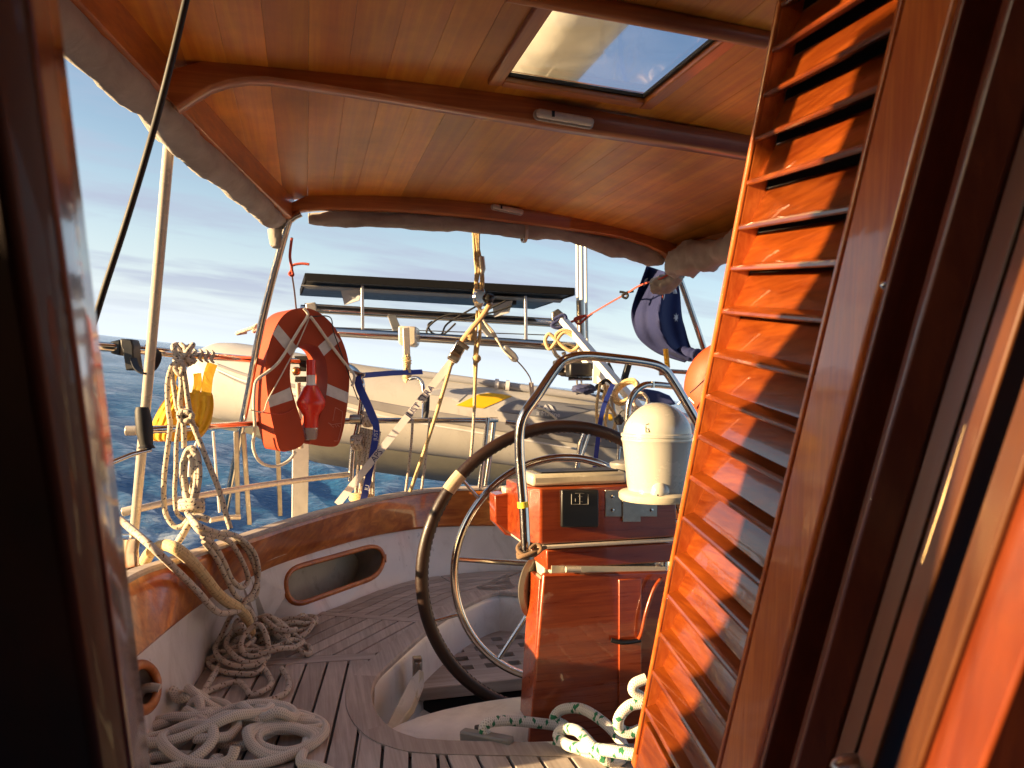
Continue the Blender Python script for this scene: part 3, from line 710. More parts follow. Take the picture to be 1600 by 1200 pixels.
def clip(poly, p, nrm):          # keep the side where (x-p).nrm <= 0
    o = []
    for i in range(len(poly)):
        a, b_ = poly[i-1], poly[i]; da, db = (a-p).dot(nrm), (b_-p).dot(nrm)
        if da <= 0: o.append(a)
        if (da < 0) != (db < 0) and da != db: o.append(a.lerp(b_, da/(da-db)))
    return o
def area(poly):
    s_ = 0
    for i in range(len(poly)): s_ += poly[i-1].x*poly[i].y-poly[i].x*poly[i-1].y
    return abs(s_)/2
def planks(poly, dirv, w, gap, mat, t=0.016, phase=0.0, top=0.010):
    d = V(dirv).normalized(); nn = V((-d.y, d.x, 0)); pr = [p.dot(nn) for p in poly]; x = min(pr)-phase
    while x < max(pr):
        q = clip(poly, nn*(x+gap/2), -nn)
        if len(q) > 2: q = clip(q, nn*(x+w-gap/2), nn)
        if len(q) > 2 and area(q) > 0.0008:
            z = R.uniform(-0.0008, 0.0008)
            b = MB(); b.prism([V((p.x, p.y, SEAT+top-t+z)) for p in q], (0, 0, t)); b.build('plank', mat, SEATT, bevel=0.0015, seg=1, smooth_deg=0)
        x += w
def inset(poly, g):
    c = sum(poly, V((0, 0, 0)))/len(poly); q = list(poly)
    for i in range(len(poly)):
        a, b_ = poly[i-1], poly[i]
        if (b_-a).length < 1e-6: continue
        T = (b_-a).normalized(); nn = V((-T.y, T.x, 0))
        if nn.dot(c-a) > 0: nn = -nn
        q = clip(q, a-nn*g, nn)
        if len(q) < 3: return q
    return q
def zp(x, y): return Zp(x, y, SEAT)
def board(a, b_, w, mat=None, name='cross_board'):
    m = MB(); m.bar(a+V((0, 0, 0.003)), b_+V((0, 0, 0.003)), w, 0.016); m.build(name, mat or M_TEAKX, SEATT, bevel=0.0015, seg=1, smooth_deg=0)
# cross board 1 and 2 lines
e1a, e1b = V((-0.34, 2.60, SEAT)), margin_o[min(range(len(curve)), key=lambda i: (well[i]-zp(614, 1032)).length)]
e2a, e2b = zp(500, 962), margin_o[min(range(len(curve)), key=lambda i: (well[i]-zp(676, 978)).length)]
board(e1a, e1b, 0.055); board(e2a, e2b, 0.04)
i1 = min(range(len(curve)), key=lambda i: (well[i]-zp(614, 1032)).length); i2 = min(range(len(curve)), key=lambda i: (well[i]-zp(676, 978)).length)
g = 0.005
d1 = (e1b-e1a).normalized(); n1v = V((-d1.y, d1.x, 0)); d2 = (e2b-e2a).normalized(); n2v = V((-d2.y, d2.x, 0))
outl = offs([well[0]], 0)[0]
A_poly = [V((-0.62, 1.45, SEAT)), V((-0.40, 2.0, SEAT)), V((-0.335, 2.25, SEAT)), V((-0.305, 2.57, SEAT)), e1a-n1v*0.031, e1b-n1v*0.031]+[margin_o[i] for i in range(i1, NF-2, -1)]+[V((margin_o[NF-1].x-0.004, 1.40, SEAT))]
# split into a fore part (below the corner of the well) and strips
planks([V(p) for p in A_poly], (0.134, 1, 0), 0.066, 0.008, M_TEAK)
B_poly = [e1a+n1v*0.031, V((-0.276, 2.95, SEAT)), V((-0.11, 3.0, SEAT)), e2a-n2v*0.023]+[margin_o[i] for i in range(i2, i1-1, -1)]
B_poly[-1] = e1b+n1v*0.031; B_poly[4] = e2b-n2v*0.023
planks(B_poly, (0.63, 0.78, 0), 0.062, 0.008, M_TEAK)
# rear section: planks following the stern curve
def rear_edge(t, k):             # t across 0..1 from left to right, k 0 at the well margin, 1 at the wall
    a = margin_o[int(lerp(i2, len(well)-1-i2, t))]; x = lerp(e2b.x, 1.60-e2b.x, t)
    xs = lerp(e2a.x+0.02, 1.58-e2a.x, t)
    q = min(cOUT, key=lambda p: abs(p.x-xs)+(0 if p.y > 2.9 else 9)); return a.lerp(V((xs, q.y-0.012, SEAT)), k)
NP = 7
for j in range(NP):
    for (t0, t1) in ((0, 0.36), (0.365, 0.64), (0.645, 1.0)):
        b = MB(); rows = []
        for i in range(15):
            t = lerp(t0, t1, i/14); p, q = rear_edge(t, j/NP+0.008), rear_edge(t, (j+1)/NP-0.008); z = 0.010
            rows.append([p+V((0, 0, z-0.016)), p+V((0, 0, z)), q+V((0, 0, z)), q+V((0, 0, z-0.016))])
        b.loft(rows, close_u=True); b.face(range(4)); b.face([56+i for i in range(4)]); b.build('plank', M_TEAKX, SEATT, smooth_deg=25)
# right side planks (mostly behind the pedestal and shutter)
C_poly = [V((1.60-p.x, p.y, p.z)) for p in A_poly]; planks(C_poly, (-0.134, 1, 0), 0.066, 0.008, M_TEAK)
D_poly = [V((1.60-p.x, p.y, p.z)) for p in B_poly]; planks(D_poly, (-0.63, 0.78, 0), 0.062, 0.008, M_TEAK)
# bridge-deck at the fore end of the well
E_poly = [V((margin_o[NF-1].x+0.004, 1.25, SEAT))]+[margin_o[i] for i in range(NF-1, -1, -1)]+[V((1.38, 1.55, SEAT)), V((1.38, 1.25, SEAT))]
planks(E_poly, (-0.02, 1, 0), 0.070, 0.008, M_TEAK)
# caulked base under the planks
def slab(poly, z0, z1, mat, name, parent):
    vs = [p.to_2d() for p in poly]; r_ = delaunay_2d_cdt(vs, [(i, (i+1) % len(vs)) for i in range(len(vs))], [], 1, 1e-5); b = MB()
    n = len(r_[0]); b.v = [V((p.x, p.y, z)) for z in (z1, z0) for p in r_[0]]
    for f in r_[2]: b.face(f); b.face([n+i for i in f][::-1])
    return b.build(name, mat, parent, smooth_deg=0)
full = [V((p.x, p.y, 0)) for p in cOUT if -0.9 < p.x and p.y > 1.2]
full = [V((-0.62, 1.30, 0))]+[p for p in full if p.y > 1.5 and p.x < 1.9]+[V((2.2, 1.30, 0))]
def ring_slab(z, mat, name, parent, gro=0.0):
    b = MB(); h = len(well); rows = []
    inn_ = well; outp = []
    for i, p in enumerate(inn_):
        t = i/(h-1); d = (p-V((0.80, 2.35, SEAT))); d.z = 0; d.normalize(); q = V(p)
        for s_ in range(200):
            q = q+d*0.015
            if q.x < -0.30-max(0, 2.2-q.y)*0.22 or q.x > 1.9+max(0, 2.2-q.y)*0.22 or q.y < 1.3: break
            w_ = interp(q.x, [c.x for c in cOUT if c.y > 2.9 and c.x < 1.4], [c.y for c in cOUT if c.y > 2.9 and c.x < 1.4])
            if q.y > w_+0.0: break
        outp.append(q)
    b.loft([[V((p.x, p.y, z)) for p in inn_], [V((p.x, p.y, z)) for p in outp]]); return b.build(name, mat, parent, smooth_deg=0)
ring_slab(SEAT-0.001, M_CAULK, 'caulk_bed', SEATT)
b = MB(); b.box((0.85, 1.50, SEAT-0.012), (1.9, 0.46, 0.02)); b.box((0.27, 1.78, SEAT-0.0115), (0.17, 0.12, 0.019)); b.box((-0.25, 1.7, SEAT-0.0125), (0.75, 0.9, 0.019)); b.build('caulk_bed', M_CAULK, SEATT, smooth_deg=0)
# white riser of the well
b = MB(); rows = []; loopw = well
cc = V((0.80, 2.5, 0))
for k, (s_, z) in enumerate(((0.0, -0.907), (0.015, -0.925), (0.02, -1.0), (0.03, -1.14), (0.055, -1.16), (0.06, -1.50))):
    rows.append([V((p.x, p.y, 0))+(cc-V((p.x, p.y, 0))).normalized()*s_+V((0, 0, z)) for p in loopw])
b.loft(rows, close_u=True); b.build('well_riser', M_GEL, cockpit, smooth_deg=40)
b = MB(); b.box((0.8, 2.5, -1.50), (1.6, 1.6, 0.02)); b.build('well_floor', M_BLACKR, cockpit, smooth_deg=0)  # floor coloured near-black to stand in for the shade in the well
b = MB()
p = Zp(612, 1118, -0.97); b.prism([P(655, 1045, 2.42), P(640, 1062, 2.38), P(600, 1140, 2.15), P(612, 1147, 2.15), P(640, 1110, 2.25), P(655, 1070, 2.4)], V((0.02, 0.03, -0.02))); b.build('drain_moulding', M_CREAM, cockpit, bevel=0.004)
# teak grating platform abaft the wheel
gr = thing('grating', 'weathered teak foot grating with square holes, under the steering wheel', 'grating', (0.8, 2.9, -1.17))
GZ = -1.055
gx0, gx1, gy0, gy1 = 0.375, 1.24, 2.64, 3.20
b = MB(); nx, ny = 19, 11; cell = 0.05
xs = [gx0+(gx1-gx0)*i/nx for i in range(nx+1)]; ys = [gy0+0.05+(gy1-gy0-0.05)*i/ny for i in range(ny+1)]
def ghole(i, j): return 2 < i < nx-2 and 0 < j < ny-2 and (i+j) % 2 == 0 and (i % 2 == 0)
for i in range(nx):
    for j in range(ny):
        if ghole(i, j):
            p = [V((xs[i], ys[j], GZ)), V((xs[i+1], ys[j], GZ)), V((xs[i+1], ys[j+1], GZ)), V((xs[i], ys[j+1], GZ))]; q = [u-V((0, 0, 0.03)) for u in p]
            for k in range(4): b.add([p[k], p[(k+1) % 4], q[(k+1) % 4], q[k]], [(0, 1, 2, 3)])
        else: b.add([V((xs[i], ys[j], GZ)), V((xs[i+1], ys[j], GZ)), V((xs[i+1], ys[j+1], GZ)), V((xs[i], ys[j+1], GZ))], [(0, 1, 2, 3)])
b.build('grating_panel', M_TEAKX, gr, smooth_deg=0)
b = MB(); b.box(((gx0+gx1)/2, gy0+0.023, GZ-0.018), (gx1-gx0, 0.045, 0.045)); b.build('front_batten', M_TEAKX, gr, bevel=0.004)
b = MB(); b.box(((gx0+gx1)/2, (gy0+gy1)/2+0.03, GZ-0.045), (gx1-gx0, gy1-gy0-0.06, 0.01)); b.build('painted_shade', M_CAULK, gr, smooth_deg=0)  # black sheet painted as the shadow beneath the grating holes
b = MB(); b.box(((gx0+gx1)/2, gy0+0.05, GZ-0.27), (gx1-gx0+0.3, 0.02, 0.42)); b.build('painted_shade_front', M_CAULK, gr, smooth_deg=0)  # black sheet added as the deep shade below the front batten
b = MB(); c = P(652, 1050, 2.55); b.box(c, (0.03, 0.03, 0.10)); b.tube([c+V((0, -0.02, 0.04)), c+V((0.0, -0.02, -0.05))], 0.012, 8); b.build('hinge', M_STEELD, gr, bevel=0.003)
# white moulded locker hump at the fore end of the well
b = MB(); rows = []
HC = V((0.62, 2.10, -1.02))
for i in range(15):
    t = i/14; row = []
    for k in range(30):
        a = 2*math.pi*k/30; e = 1-t**3*0.75 if True else 1
        rad = math.cos(t*math.pi/2)**0.45
        row.append(HC+V((0.47*rad*math.cos(a), 0.145*rad*math.sin(a), 0.100*math.sin(t*math.pi/2))))
    rows.append(row)
b.loft(rows, close_u=True); b.face([14*30+k for k in range(30)]); 
o = b.build('locker_hump', M_WHITE, smooth_deg=60); tag(o, 'low white moulded hump beneath the green-flecked rope coil', 'hump')
b = MB(); pts = [HC+V((0.48*math.cos(t), 0.155*math.sin(t), -0.0+0.022*math.sin(t*2))) for t in [math.pi*0.45+i*0.10 for i in range(14)]]
b.tube(smooth(pts, 3), [0.012+0.006*noise.noise(p*30) for p in smooth(pts, 3)], 8); o = b.build('frayed_edging', M_ROPEB); tag(o, 'frayed brown edging along the white hump', 'edging')
# ================================================================ steering wheel
WC = V((0.79, 2.32, -0.586))
wheel = thing('steering_wheel', 'large steering wheel with dark leather outer rim and steel inner ring', 'steering wheel', WC-V((0, 0, 0.46)))
def wp(r, deg, y=0.0): t = math.radians(deg); return WC+V((math.cos(t)*r, y, math.sin(t)*r))
b = MB(); b.tube([wp(0.452, 360*i/96, 0.0) for i in range(96)], 0.0195, 14, closed=True, flat=1.0); b.build('leather_rim', M_LEATH, wheel, smooth_deg=70)
b = MB()
for i in range(150): 
    p = wp(0.452-0.0195, 360*i/150, 0.002); q = wp(0.452-0.0195, 360*(i+0.5)/150, -0.004); b.tube([p+(q-p)*-0.1, q], 0.0016, 4, caps=False)
st = b.build('stitching', M_BLACKR, wheel); st['kind'] = 'stuff'
b = MB(); b.tube([wp(0.352, 360*i/96, 0.0) for i in range(96)], 0.0125, 12, closed=True); b.build('inner_ring', M_STEEL, wheel, smooth_deg=70)
for k in range(6):
    a = 112+60*k; b = MB(); b.tube([wp(0.03, a, 0.03), wp(0.352, a, 0.0)], [0.010, 0.0075], 10); b.build('spoke', M_STEEL, wheel, smooth_deg=60)
for k in range(6):
    a = 140+60*k; b = MB(); b.tube([wp(0.352, a), wp(0.445, a-2)], 0.0055, 8); b.build('rim_strut', M_STEEL, wheel, smooth_deg=60)
b = MB(); b.lathe([(0.02, -0.05), (0.055, -0.045), (0.06, 0.0), (0.05, 0.05), (0.02, 0.06)], WC, (0, 1, 0), 28); b.build('hub', M_STEELD, wheel, smooth_deg=40)
b = MB(); arc = [wp(0.452, 137.0+i*1.0) for i in range(9)]; b.tube(arc, 0.0215, 14); b.build('twine_binding', M_WHIP, wheel, smooth_deg=60)

# ================================================================ pedestal cabinet
PX0, PX1, PY0, PY1 = 0.585, 1.0, 1.955, 2.17
ped = thing('wheel_pedestal', 'varnished red-brown pedestal cabinet carrying socket, bracket and low door', 'pedestal', (0.79, 2.05, -1.45))
b = MB()
zt, zb = -0.277, -0.428
b.prism([V((PX0-0.022, PY0+0.05, zb)), V((PX0+0.018, PY0, zb)), V((PX1, PY0, zb)), V((PX1, PY1, zb)), V((PX0-0.022, PY1, zb))], (0, 0, zt-zb)); b.build('instrument_box', M_PED, ped, bevel=0.005)
b = MB(); b.prism([V((PX0-0.012, PY0+0.05, zb-0.012)), V((PX0+0.022, PY0-0.004, zb-0.012)), V((PX1, PY0-0.004, zb-0.012)), V((PX1, PY1, zb-0.012)), V((PX0-0.012, PY1, zb-0.012))], (0, 0, 0.010)); b.build('trim_strip', M_TAN, ped, bevel=0.003)
b = MB(); b.prism([V((PX0+0.04, PY0+0.02, -0.502)), V((PX1+0.02, PY0+0.02, -0.502)), V((PX1+0.02, PY0+0.16, -0.502)), V((PX0+0.04, PY0+0.16, -0.502))], (0, 0, 0.055)); b.build('drawer_front', M_PED, ped, bevel=0.005)
b = MB(); b.box((0.80, 2.09, -0.70), (0.34, 0.14, 0.50)); b.build('white_body', M_CREAM, ped, bevel=0.006)
# side wing with a cut lower corner
b = MB(); wy = PY1-0.02
w_ = [Ap(773, 774, wy), Ap(826, 764, wy), Ap(826, 844, wy), Ap(790, 836, wy), Ap(774, 818, wy)]; b.prism(w_, (0, 0.07, 0)); b.build('side_wing', M_PED, ped, bevel=0.004)
b = MB(); b.prism([Ap(790, 763, wy+.01), Ap(826, 757, wy+.01), Ap(826, 764, wy+.01), Ap(790, 772, wy+.01)], (0, 0.05, 0)); b.build('wing_cap', M_CREAM, ped, bevel=0.002)
# lower door
ya = PY0+0.005
D4 = [Ap(849, 897, ya), Ap(1075, 892, ya), Ap(1075, 1230, ya), Ap(821, 1230, ya)]
b = MB(); b.prism(D4, (0, 0.022, 0)); dr = b.build('door', M_PED, ped, bevel=0.006)
b = MB(); b.prism([Ap(966, 905, ya-.001), Ap(1001, 903, ya-.001), Ap(1001, 1225, ya-.001), Ap(966, 1225, ya-.001)], (0, -0.006, 0)); b.build('door_stile', M_PED, dr, bevel=0.002)
b = MB(); hp = smooth([Ap(1034, 903, ya-0.030), Ap(1022, 920, ya-0.032), Ap(1010, 955, ya-0.032), Ap(1002, 990, ya-0.026), Ap(996, 1000, ya-0.008)], 8); b.tube(hp, [0.0055]*len(hp), 8); b.build('handle', M_PED, dr, smooth_deg=60)
b = MB(); b.tube(smooth([Ap(955, 1000, ya-.012), Ap(975, 1004, ya-.02), Ap(1000, 1000, ya-.014)], 5), 0.0065, 8); b.build('latch', M_BLACK, dr, smooth_deg=60)
# thin edge of a second panel lit by the sun on the left of the door
b = MB(); b.prism([Ap(843, 905, ya+.03), Ap(852, 905, ya+.03), Ap(832, 1225, ya+.03), Ap(822, 1225, ya+.03)], (0, 0.10, 0)); b.build('door_jamb', M_PED, ped, bevel=0.002)
b = MB(); b.prism([Ap(862, 884, ya+.012), Ap(1040, 886, ya+.012), Ap(1040, 898, ya+.012), Ap(862, 897, ya+.012)], (0, 0.03, 0)); b.build('cream_shelf', M_CREAM, ped)
b = MB(); b.tube([Ap(884, 890, ya+0.0), Ap(907, 890, ya+0.0)], 0.008, 10); b.build('hinge_barrel', M_TAN, ped, smooth_deg=50)
# socket plate
sk = MB(); q = [Ap(875, 764, PY0), Ap(933, 764, PY0), Ap(933, 823, PY0), Ap(875, 823, PY0)]; sk.prism(q, (0, -0.014, 0)); so = sk.build('socket_plate', M_BLACK, ped, bevel=0.004)
b = MB()
for (x0, y0, x1, y1) in ((893, 772, 893, 788), (906, 772, 906, 788), (919, 772, 919, 788), (893, 788, 919, 788), (899, 771, 913, 771), (899, 779, 899, 784), (904, 776, 910, 776), (904, 784, 910, 784)):
    b.tube([Ap(x0, y0, PY0-0.0148), Ap(x1, y1, PY0-0.0148)], 0.0009, 4)
b.build('embossed_symbol', M_GREYP, so)
# steel bracket on the box front
b = MB(); b.prism([Ap(945, 765, PY0), Ap(1026, 765, PY0), Ap(1026, 807, PY0), Ap(945, 807, PY0)], (0, -0.004, 0)); br = b.build('hinge_plate', M_STEELD, ped, bevel=0.0015)
b = MB(); b.prism([Ap(972, 768, PY0-.004), Ap(1000, 768, PY0-.004), Ap(1000, 815, PY0-.004), Ap(972, 815, PY0-.004)], (0, -0.005, 0)); b.build('hinge_leaf', M_STEELD, br, bevel=0.001)
for x in (957, 1018):
    for y in (776, 797):
        b = MB(); b.lathe([(0.0055, 0), (0.005, 0.002), (0.002, 0.003)], Ap(x, y, PY0-0.004), (0, -1, 0), 12); b.build('screw', M_STEEL, br, smooth_deg=40)
# cream instrument pod and grey pod on top of the box
o = thing('instrument_pod', 'long cream instrument housing on top of the pedestal box', 'instrument', (0.75, 2.1, zt))
b = MB(); b.prism([V((PX0+0.0, PY0+0.02, zt+0.001)), V((0.86, PY0+0.02, zt+0.001)), V((0.86, PY0+0.13, zt+0.001)), V((PX0+0.0, PY0+0.13, zt+0.001))], (0, 0, 0.033)); b.build('housing', M_CREAM, o, bevel=0.010, seg=3)
b = MB(); b.prism([V((PX0+0.03, PY0+0.035, zt+0.034)), V((0.84, PY0+0.035, zt+0.034)), V((0.84, PY0+0.115, zt+0.034)), V((PX0+0.03, PY0+0.115, zt+0.034))], (0, 0, 0.004)); b.build('display_glass', M_BLACK, o, bevel=0.001)
o = thing('control_pod', 'small round grey control pod between cream housing and compass', 'instrument', V((0.905, 2.09, zt+0.001)))
b = MB(); b.lathe([(0.042, 0), (0.042, 0.03), (0.047, 0.038), (0.046, 0.046), (0.034, 0.05)], V((0.905, 2.09, zt+0.001)), n=28); b.build('body', M_GREYP, o, smooth_deg=40)
b = MB(); b.prism([V((0.875, 2.04, zt+0.012)), V((0.925, 2.04, zt+0.012)), V((0.925, 2.04, zt+0.028)), V((0.875, 2.04, zt+0.028))], (0, 0.02, 0)); b.build('window', M_BLACK, o)
M_DISC = plain('disc_grey', (0.20, 0.185, 0.15), 0.3, metal=0.3)
# round dark mirror-like disc on the left of the pedestal
b = MB(); dc = P(842, 915, 2.22); ax = c2b(-0.80, 0.60, 0.0).normalized(); b.lathe([(0.02, -0.012), (0.088, -0.010), (0.098, 0.0), (0.088, 0.010), (0.03, 0.016)], dc, ax, 40)
b2 = b.build('disc_cover', M_DISC, smooth_deg=35); tag(b2, 'oval dull metal disc edge-on between wheel spokes and pedestal door', 'disc')

# ================================================================ compass
CC = P(1026, 772, 1.95)
comp = thing('compass', 'white domed binnacle compass standing at the right of the pedestal box', 'compass', CC)
px = 1.95/F
def cl(prof, name, mat, deg=40, n=48): b = MB(); b.lathe([(r*px, h*px) for r, h in prof], CC, n=n); return b.build(name, mat, comp, smooth_deg=deg)
cl([(50, -8), (57, -8), (59, -5), (59, 2), (56, 5), (47, 7)], 'flange', M_CREAM)
cl([(44, 6), (46, 14), (49, 45), (53, 80), (54.5, 84)], 'bowl', M_PEARL)
cl([(54.5, 84), (55, 85), (55, 88), (53.5, 89), (53.5, 90), (55.5, 91), (55.5, 95), (54, 96)], 'bezel', M_PEARL, 25)
dome = MB(); rows = []
dk = c2b(-0.55, 0.75, 0.40).normalized(); du = dk.orthogonal().normalized(); dw = dk.cross(du)
for i in range(26):
    t = math.radians(lerp(60, 179, i/25)); row = []
    for k in range(56):
        a = 2*math.pi*k/56; q = dk*math.cos(t)+(du*math.cos(a)+dw*math.sin(a))*math.sin(t)
        z = 47*q.z
        if z < -2:
            h_ = math.hypot(q.x, q.y)+1e-6; q = V((q.x/h_, q.y/h_, 0)); z = -2
        row.append(CC+V((53.5*px*q.x, 53.5*px*q.y, (96+z)*px)))
    rows.append(row)
dome.loft(rows, close_u=True)
hd = dome.build('hood', M_PEARL, comp, smooth_deg=60); sm = hd.modifiers.new('thick', 'SOLIDIFY'); sm.thickness = 0.003; sm.offset = -1
cl([(50, 94), (48, 115), (36, 129), (18, 136), (1, 138)], 'black_globe', M_BLACK, 60)
b = MB(); kc = P(1012, 763, 1.95)-V((0, 0.072, 0)); b.blob(kc, (0.024, 0.018, 0.026), 20, 12); b.build('lamp_boss', M_PEARL, comp, smooth_deg=80)
b = MB(); b.tube([kc+V((-0.016, -0.018, -.004)), kc+V((-0.016, -0.021, -.004))], 0.0022, 8); b.tube([kc+V((0.018, -0.012, -0.01)), kc+V((0.018, -0.016, -0.01))], 0.0022, 8); b.build('screw', M_BLACK, comp)
# small printed mark on the hood
def on_mesh(objs):
    vs, fs = [], []
    for o in objs:
        off = OFF[o.name]; k = len(vs); vs += [v.co+off for v in o.data.vertices]; fs += [tuple(k+i for i in p.vertices) for p in o.data.polygons]
    return BVHTree.FromPolygons(vs, fs)
def hit(bv, x, y, lift=0.001):
    d = ray(x, y); h = bv.ray_cast(V((0, 0, 0)), d)
    return None if h[0] is None else h[0]-d*lift
bv = on_mesh([hd]); b = MB()
for seg in (((1009, 675), (1015, 675)), ((1009, 675), (1009, 666)), ((1009, 670), (1014, 670)), ((1014, 662), (1009, 664)), ((1015, 675), (1013, 671))):
    pts = [hit(bv, *seg[0]), hit(bv, *seg[1])]
    if all(pts): b.tube(pts, 0.0008, 5)
b.build('dial_mark', M_BLACK, comp)

# ================================================================ guard rails about the pedestal
g_ = [P(822, 866, 1.97), P(819, 800, 1.98), P(812, 715, 2.0), P(812, 676, 2.0), P(819, 648, 2.0), P(840, 618, 2.01), P(872, 572, 2.03), P(890, 560, 2.04), P(915, 556, 2.06), P(960, 560, 2.09), P(1012, 567, 2.13), P(1036, 576, 2.15), P(1052, 596, 2.16), P(1080, 643, 2.17), P(1112, 700, 2.19), P(1120, 780, 2.2), P(1120, 900, 2.2)]
gd = thing('guard_rail', 'bent stainless guard rail arching over the wheel and compass', 'rail', P(822, 866, 1.97))
gp = [g_[0], g_[1]]+smooth(g_[2:15], 7)+g_[15:]
b = MB(); b.tube(gp, 0.0130, 16); b.build('tube', M_STEEL, gd, smooth_deg=70)
b = MB(); b.tube([P(816.5, 784, 1.98), P(817.5, 793, 1.98)], 0.0145, 14); b.build('yellow_tape', plain('yellow_tape', (0.75, 0.62, 0.05), 0.5), gd, smooth_deg=50)
b = MB(); b.lathe([(0.022, 0), (0.022, 0.006), (0.016, 0.01), (0.016, 0.02)], P(822, 872, 1.97), n=20); b.build('foot', M_STEELD, gd, smooth_deg=40)
b = MB()
for j in range(3):
    cc_ = P(823+j*4, 858+j*5, 1.97-0.004*j); b.tube([cc_+V((math.cos(t)*(0.024+0.006*j), math.sin(t)*0.02, 0.012*math.sin(t+j)+0.004*j)) for t in [2*math.pi*i/20 for i in range(20)]], 0.0052, 7, closed=True)
b.tube(smooth([P(835, 868, 1.95), P(846, 858, 1.94), P(838, 850, 1.95), P(828, 858, 1.94)], 5), 0.005, 7)
lo = b.build('rope_lashing', rope_mat('brown_rope', (0.20, 0.11, 0.05), None, 0.008), smooth_deg=70); tag(lo, 'brown rope lashing knotted round the foot of the guard rail', 'lashing')
b = MB(); b.tube(smooth([P(981, 720, 2.42), P(981, 650, 2.42), P(986, 622, 2.42), P(1002, 604, 2.43), P(1022, 601, 2.45), P(1062, 605, 2.5)], 7), 0.0105, 14)
b.tube([P(1020, 596, 2.44), P(1020, 606, 2.44)], 0.006, 8)
o = b.build('small_rail', M_STEEL, smooth_deg=70); tag(o, 'smaller bent steel rail directly behind the compass', 'rail')

# ================================================================ stern rail
pul = thing('stern_rail', 'stainless pushpit rail with three horizontal tubes around the stern', 'rail', P(203, 905, 2.6))
def rt(pts, r, mat=M_STEEL, name='tube', parent=pul, sm=8, n=12):
    b = MB(); b.tube(smooth(PL(pts), sm) if len(pts) > 2 else PL(pts), r, n); return b.build(name, mat, parent, smooth_deg=70)
rt([(60, 534, 2.2), (180, 543, 2.35), (290, 553, 2.6), (400, 562, 3.35), (500, 566, 3.62), (545, 573, 3.62), (563, 592, 3.5), (566, 620, 3.5), (561, 660, 3.5), (552, 700, 3.5), (548, 752, 3.5)], 0.0145, M_STEEL, 'top_tube')
rt([(205, 673, 2.55), (300, 668, 2.75), (400, 662, 3.36), (520, 658, 3.62), (640, 657, 3.66), (758, 657, 3.75)], 0.0135, M_STEEL, 'middle_tube')
rt([(197, 800, 2.58), (280, 781, 2.75), (380, 763, 3.1), (470, 750, 3.35), (548, 741, 3.5)], 0.0125, M_TAN, 'bottom_tube')
for pts in ([(762, 652, 3.76), (757, 700, 3.76), (749, 765, 3.76)], [(772, 660, 3.85), (766, 710, 3.85), (758, 765, 3.85)]): rt(pts, 0.0125, M_STEEL, 'post')
rt([(746, 657, 3.75), (776, 656, 3.85)], 0.014, M_STEEL, 'corner_fitting')
for x, y, d in ((556, 655, 3.49), (557, 688, 3.49)):
    b = MB(); b.tube([P(x-9, y, d), P(x+9, y, d)], 0.022, 12); b.build('clamp', M_STEELD, pul, bevel=0.003)
b = MB(); c = P(203, 673, 2.53); b.tube([c+V((-.014, 0, 0)), c+V((0.022, 0, 0))], 0.0165, 12); b.build('clamp', M_TAN, pul, bevel=0.003)
b = MB(); c = P(200, 800, 2.55); b.tube([c+V((-.018, 0, 0)), c+V((0.02, 0, 0.008))], 0.015, 12); b.build('clamp', M_TAN, pul, bevel=0.003)
rt([(790, 660, 3.9), (850, 668, 3.9), (940, 680, 3.95), (1060, 700, 4.0)], 0.0125, M_STEEL, 'middle_tube')
for x in (906, 968): rt([(x, 690, 3.93), (x-6, 775, 3.93)], 0.011, M_STEEL, 'post')
rt([(918, 668, 3.9), (908, 690, 3.9), (903, 720, 3.9), (893, 775, 3.9)], 0.012, M_STEEL, 'post')
# boarding ladder outside the rail
lad = thing('boarding_ladder', 'brown-stained folding boarding ladder outside the stern rail', 'ladder', P(375, 815, 3.25))
for pts, nm in (([(369, 674, 3.2), (372, 812, 3.3)], 'side_rail'), ([(380, 676, 3.22), (390, 820, 3.3)], 'side_rail'), ([(434, 700, 3.4), (438, 806, 3.5)], 'side_rail')):
    b = MB(); p, q = PL(pts); b.bar(p, q, 0.020, 0.012, up=(0, 1, 0)); b.build(nm, M_STEELD, lad, bevel=0.003)
for pts in ([(328, 813, 3.2), (352, 809, 3.25), (376, 808, 3.28)],): rt(pts, 0.011, M_TAN, 'rung', lad)
for pts, l in (([(333, 674, 3.1), (343, 800, 3.2)], 'thin white rod hanging from the middle rail near the yellow bags'), ([(308, 690, 2.9), (298, 715, 2.92), (295, 745, 2.92)], 'short loose white cord end below the yellow bags')):
    b = MB(); b.tube(smooth(PL(pts), 6) if len(pts) > 2 else PL(pts), 0.0052, 8); o = b.build('white_rod', M_WHITE, smooth_deg=60); tag(o, l, 'rod')
b = MB(); b.bar(P(470, 690, 3.75), P(468, 830, 3.85), 0.078, 0.03, up=(0, 1, 0)); o = b.build('transom_post', M_WHITE, bevel=0.004); tag(o, 'broad white post standing behind the horseshoe buoy', 'post')

# black holder ring and box clamped on the rail
hl = thing('rod_holder', 'black plastic holder with open ring clamped on the top rail by the white pole', 'holder', P(200, 580, 2.3))
b = MB(); b.prism(PL([(187, 529), (205, 530), (208, 540), (208, 552), (212, 577), (196, 579), (192, 552), (188, 540)], 2.28), c2b(0.0, 0.05, 0.0)); b.build('bracket', M_BLACK, hl, bevel=0.004)
b = MB(); b.prism(PL([(170, 534), (188, 530), (188, 556), (172, 552)], 2.34), c2b(0.0, 0.05, 0.0)); b.build('clamp_block', M_BLACK, hl, bevel=0.005)
b = MB(); ring = smooth(PL([(208, 560, 2.28), (214, 575, 2.25), (226, 582, 2.24), (238, 577, 2.25), (246, 564, 2.28), (247, 552, 2.3), (236, 544, 2.3), (230, 538, 2.3)]), 5)
b.ribbon(ring, 0.018, c2b(0.25, 1, 0.4), 0.005); b.build('ring', M_BLACK, hl, smooth_deg=50)
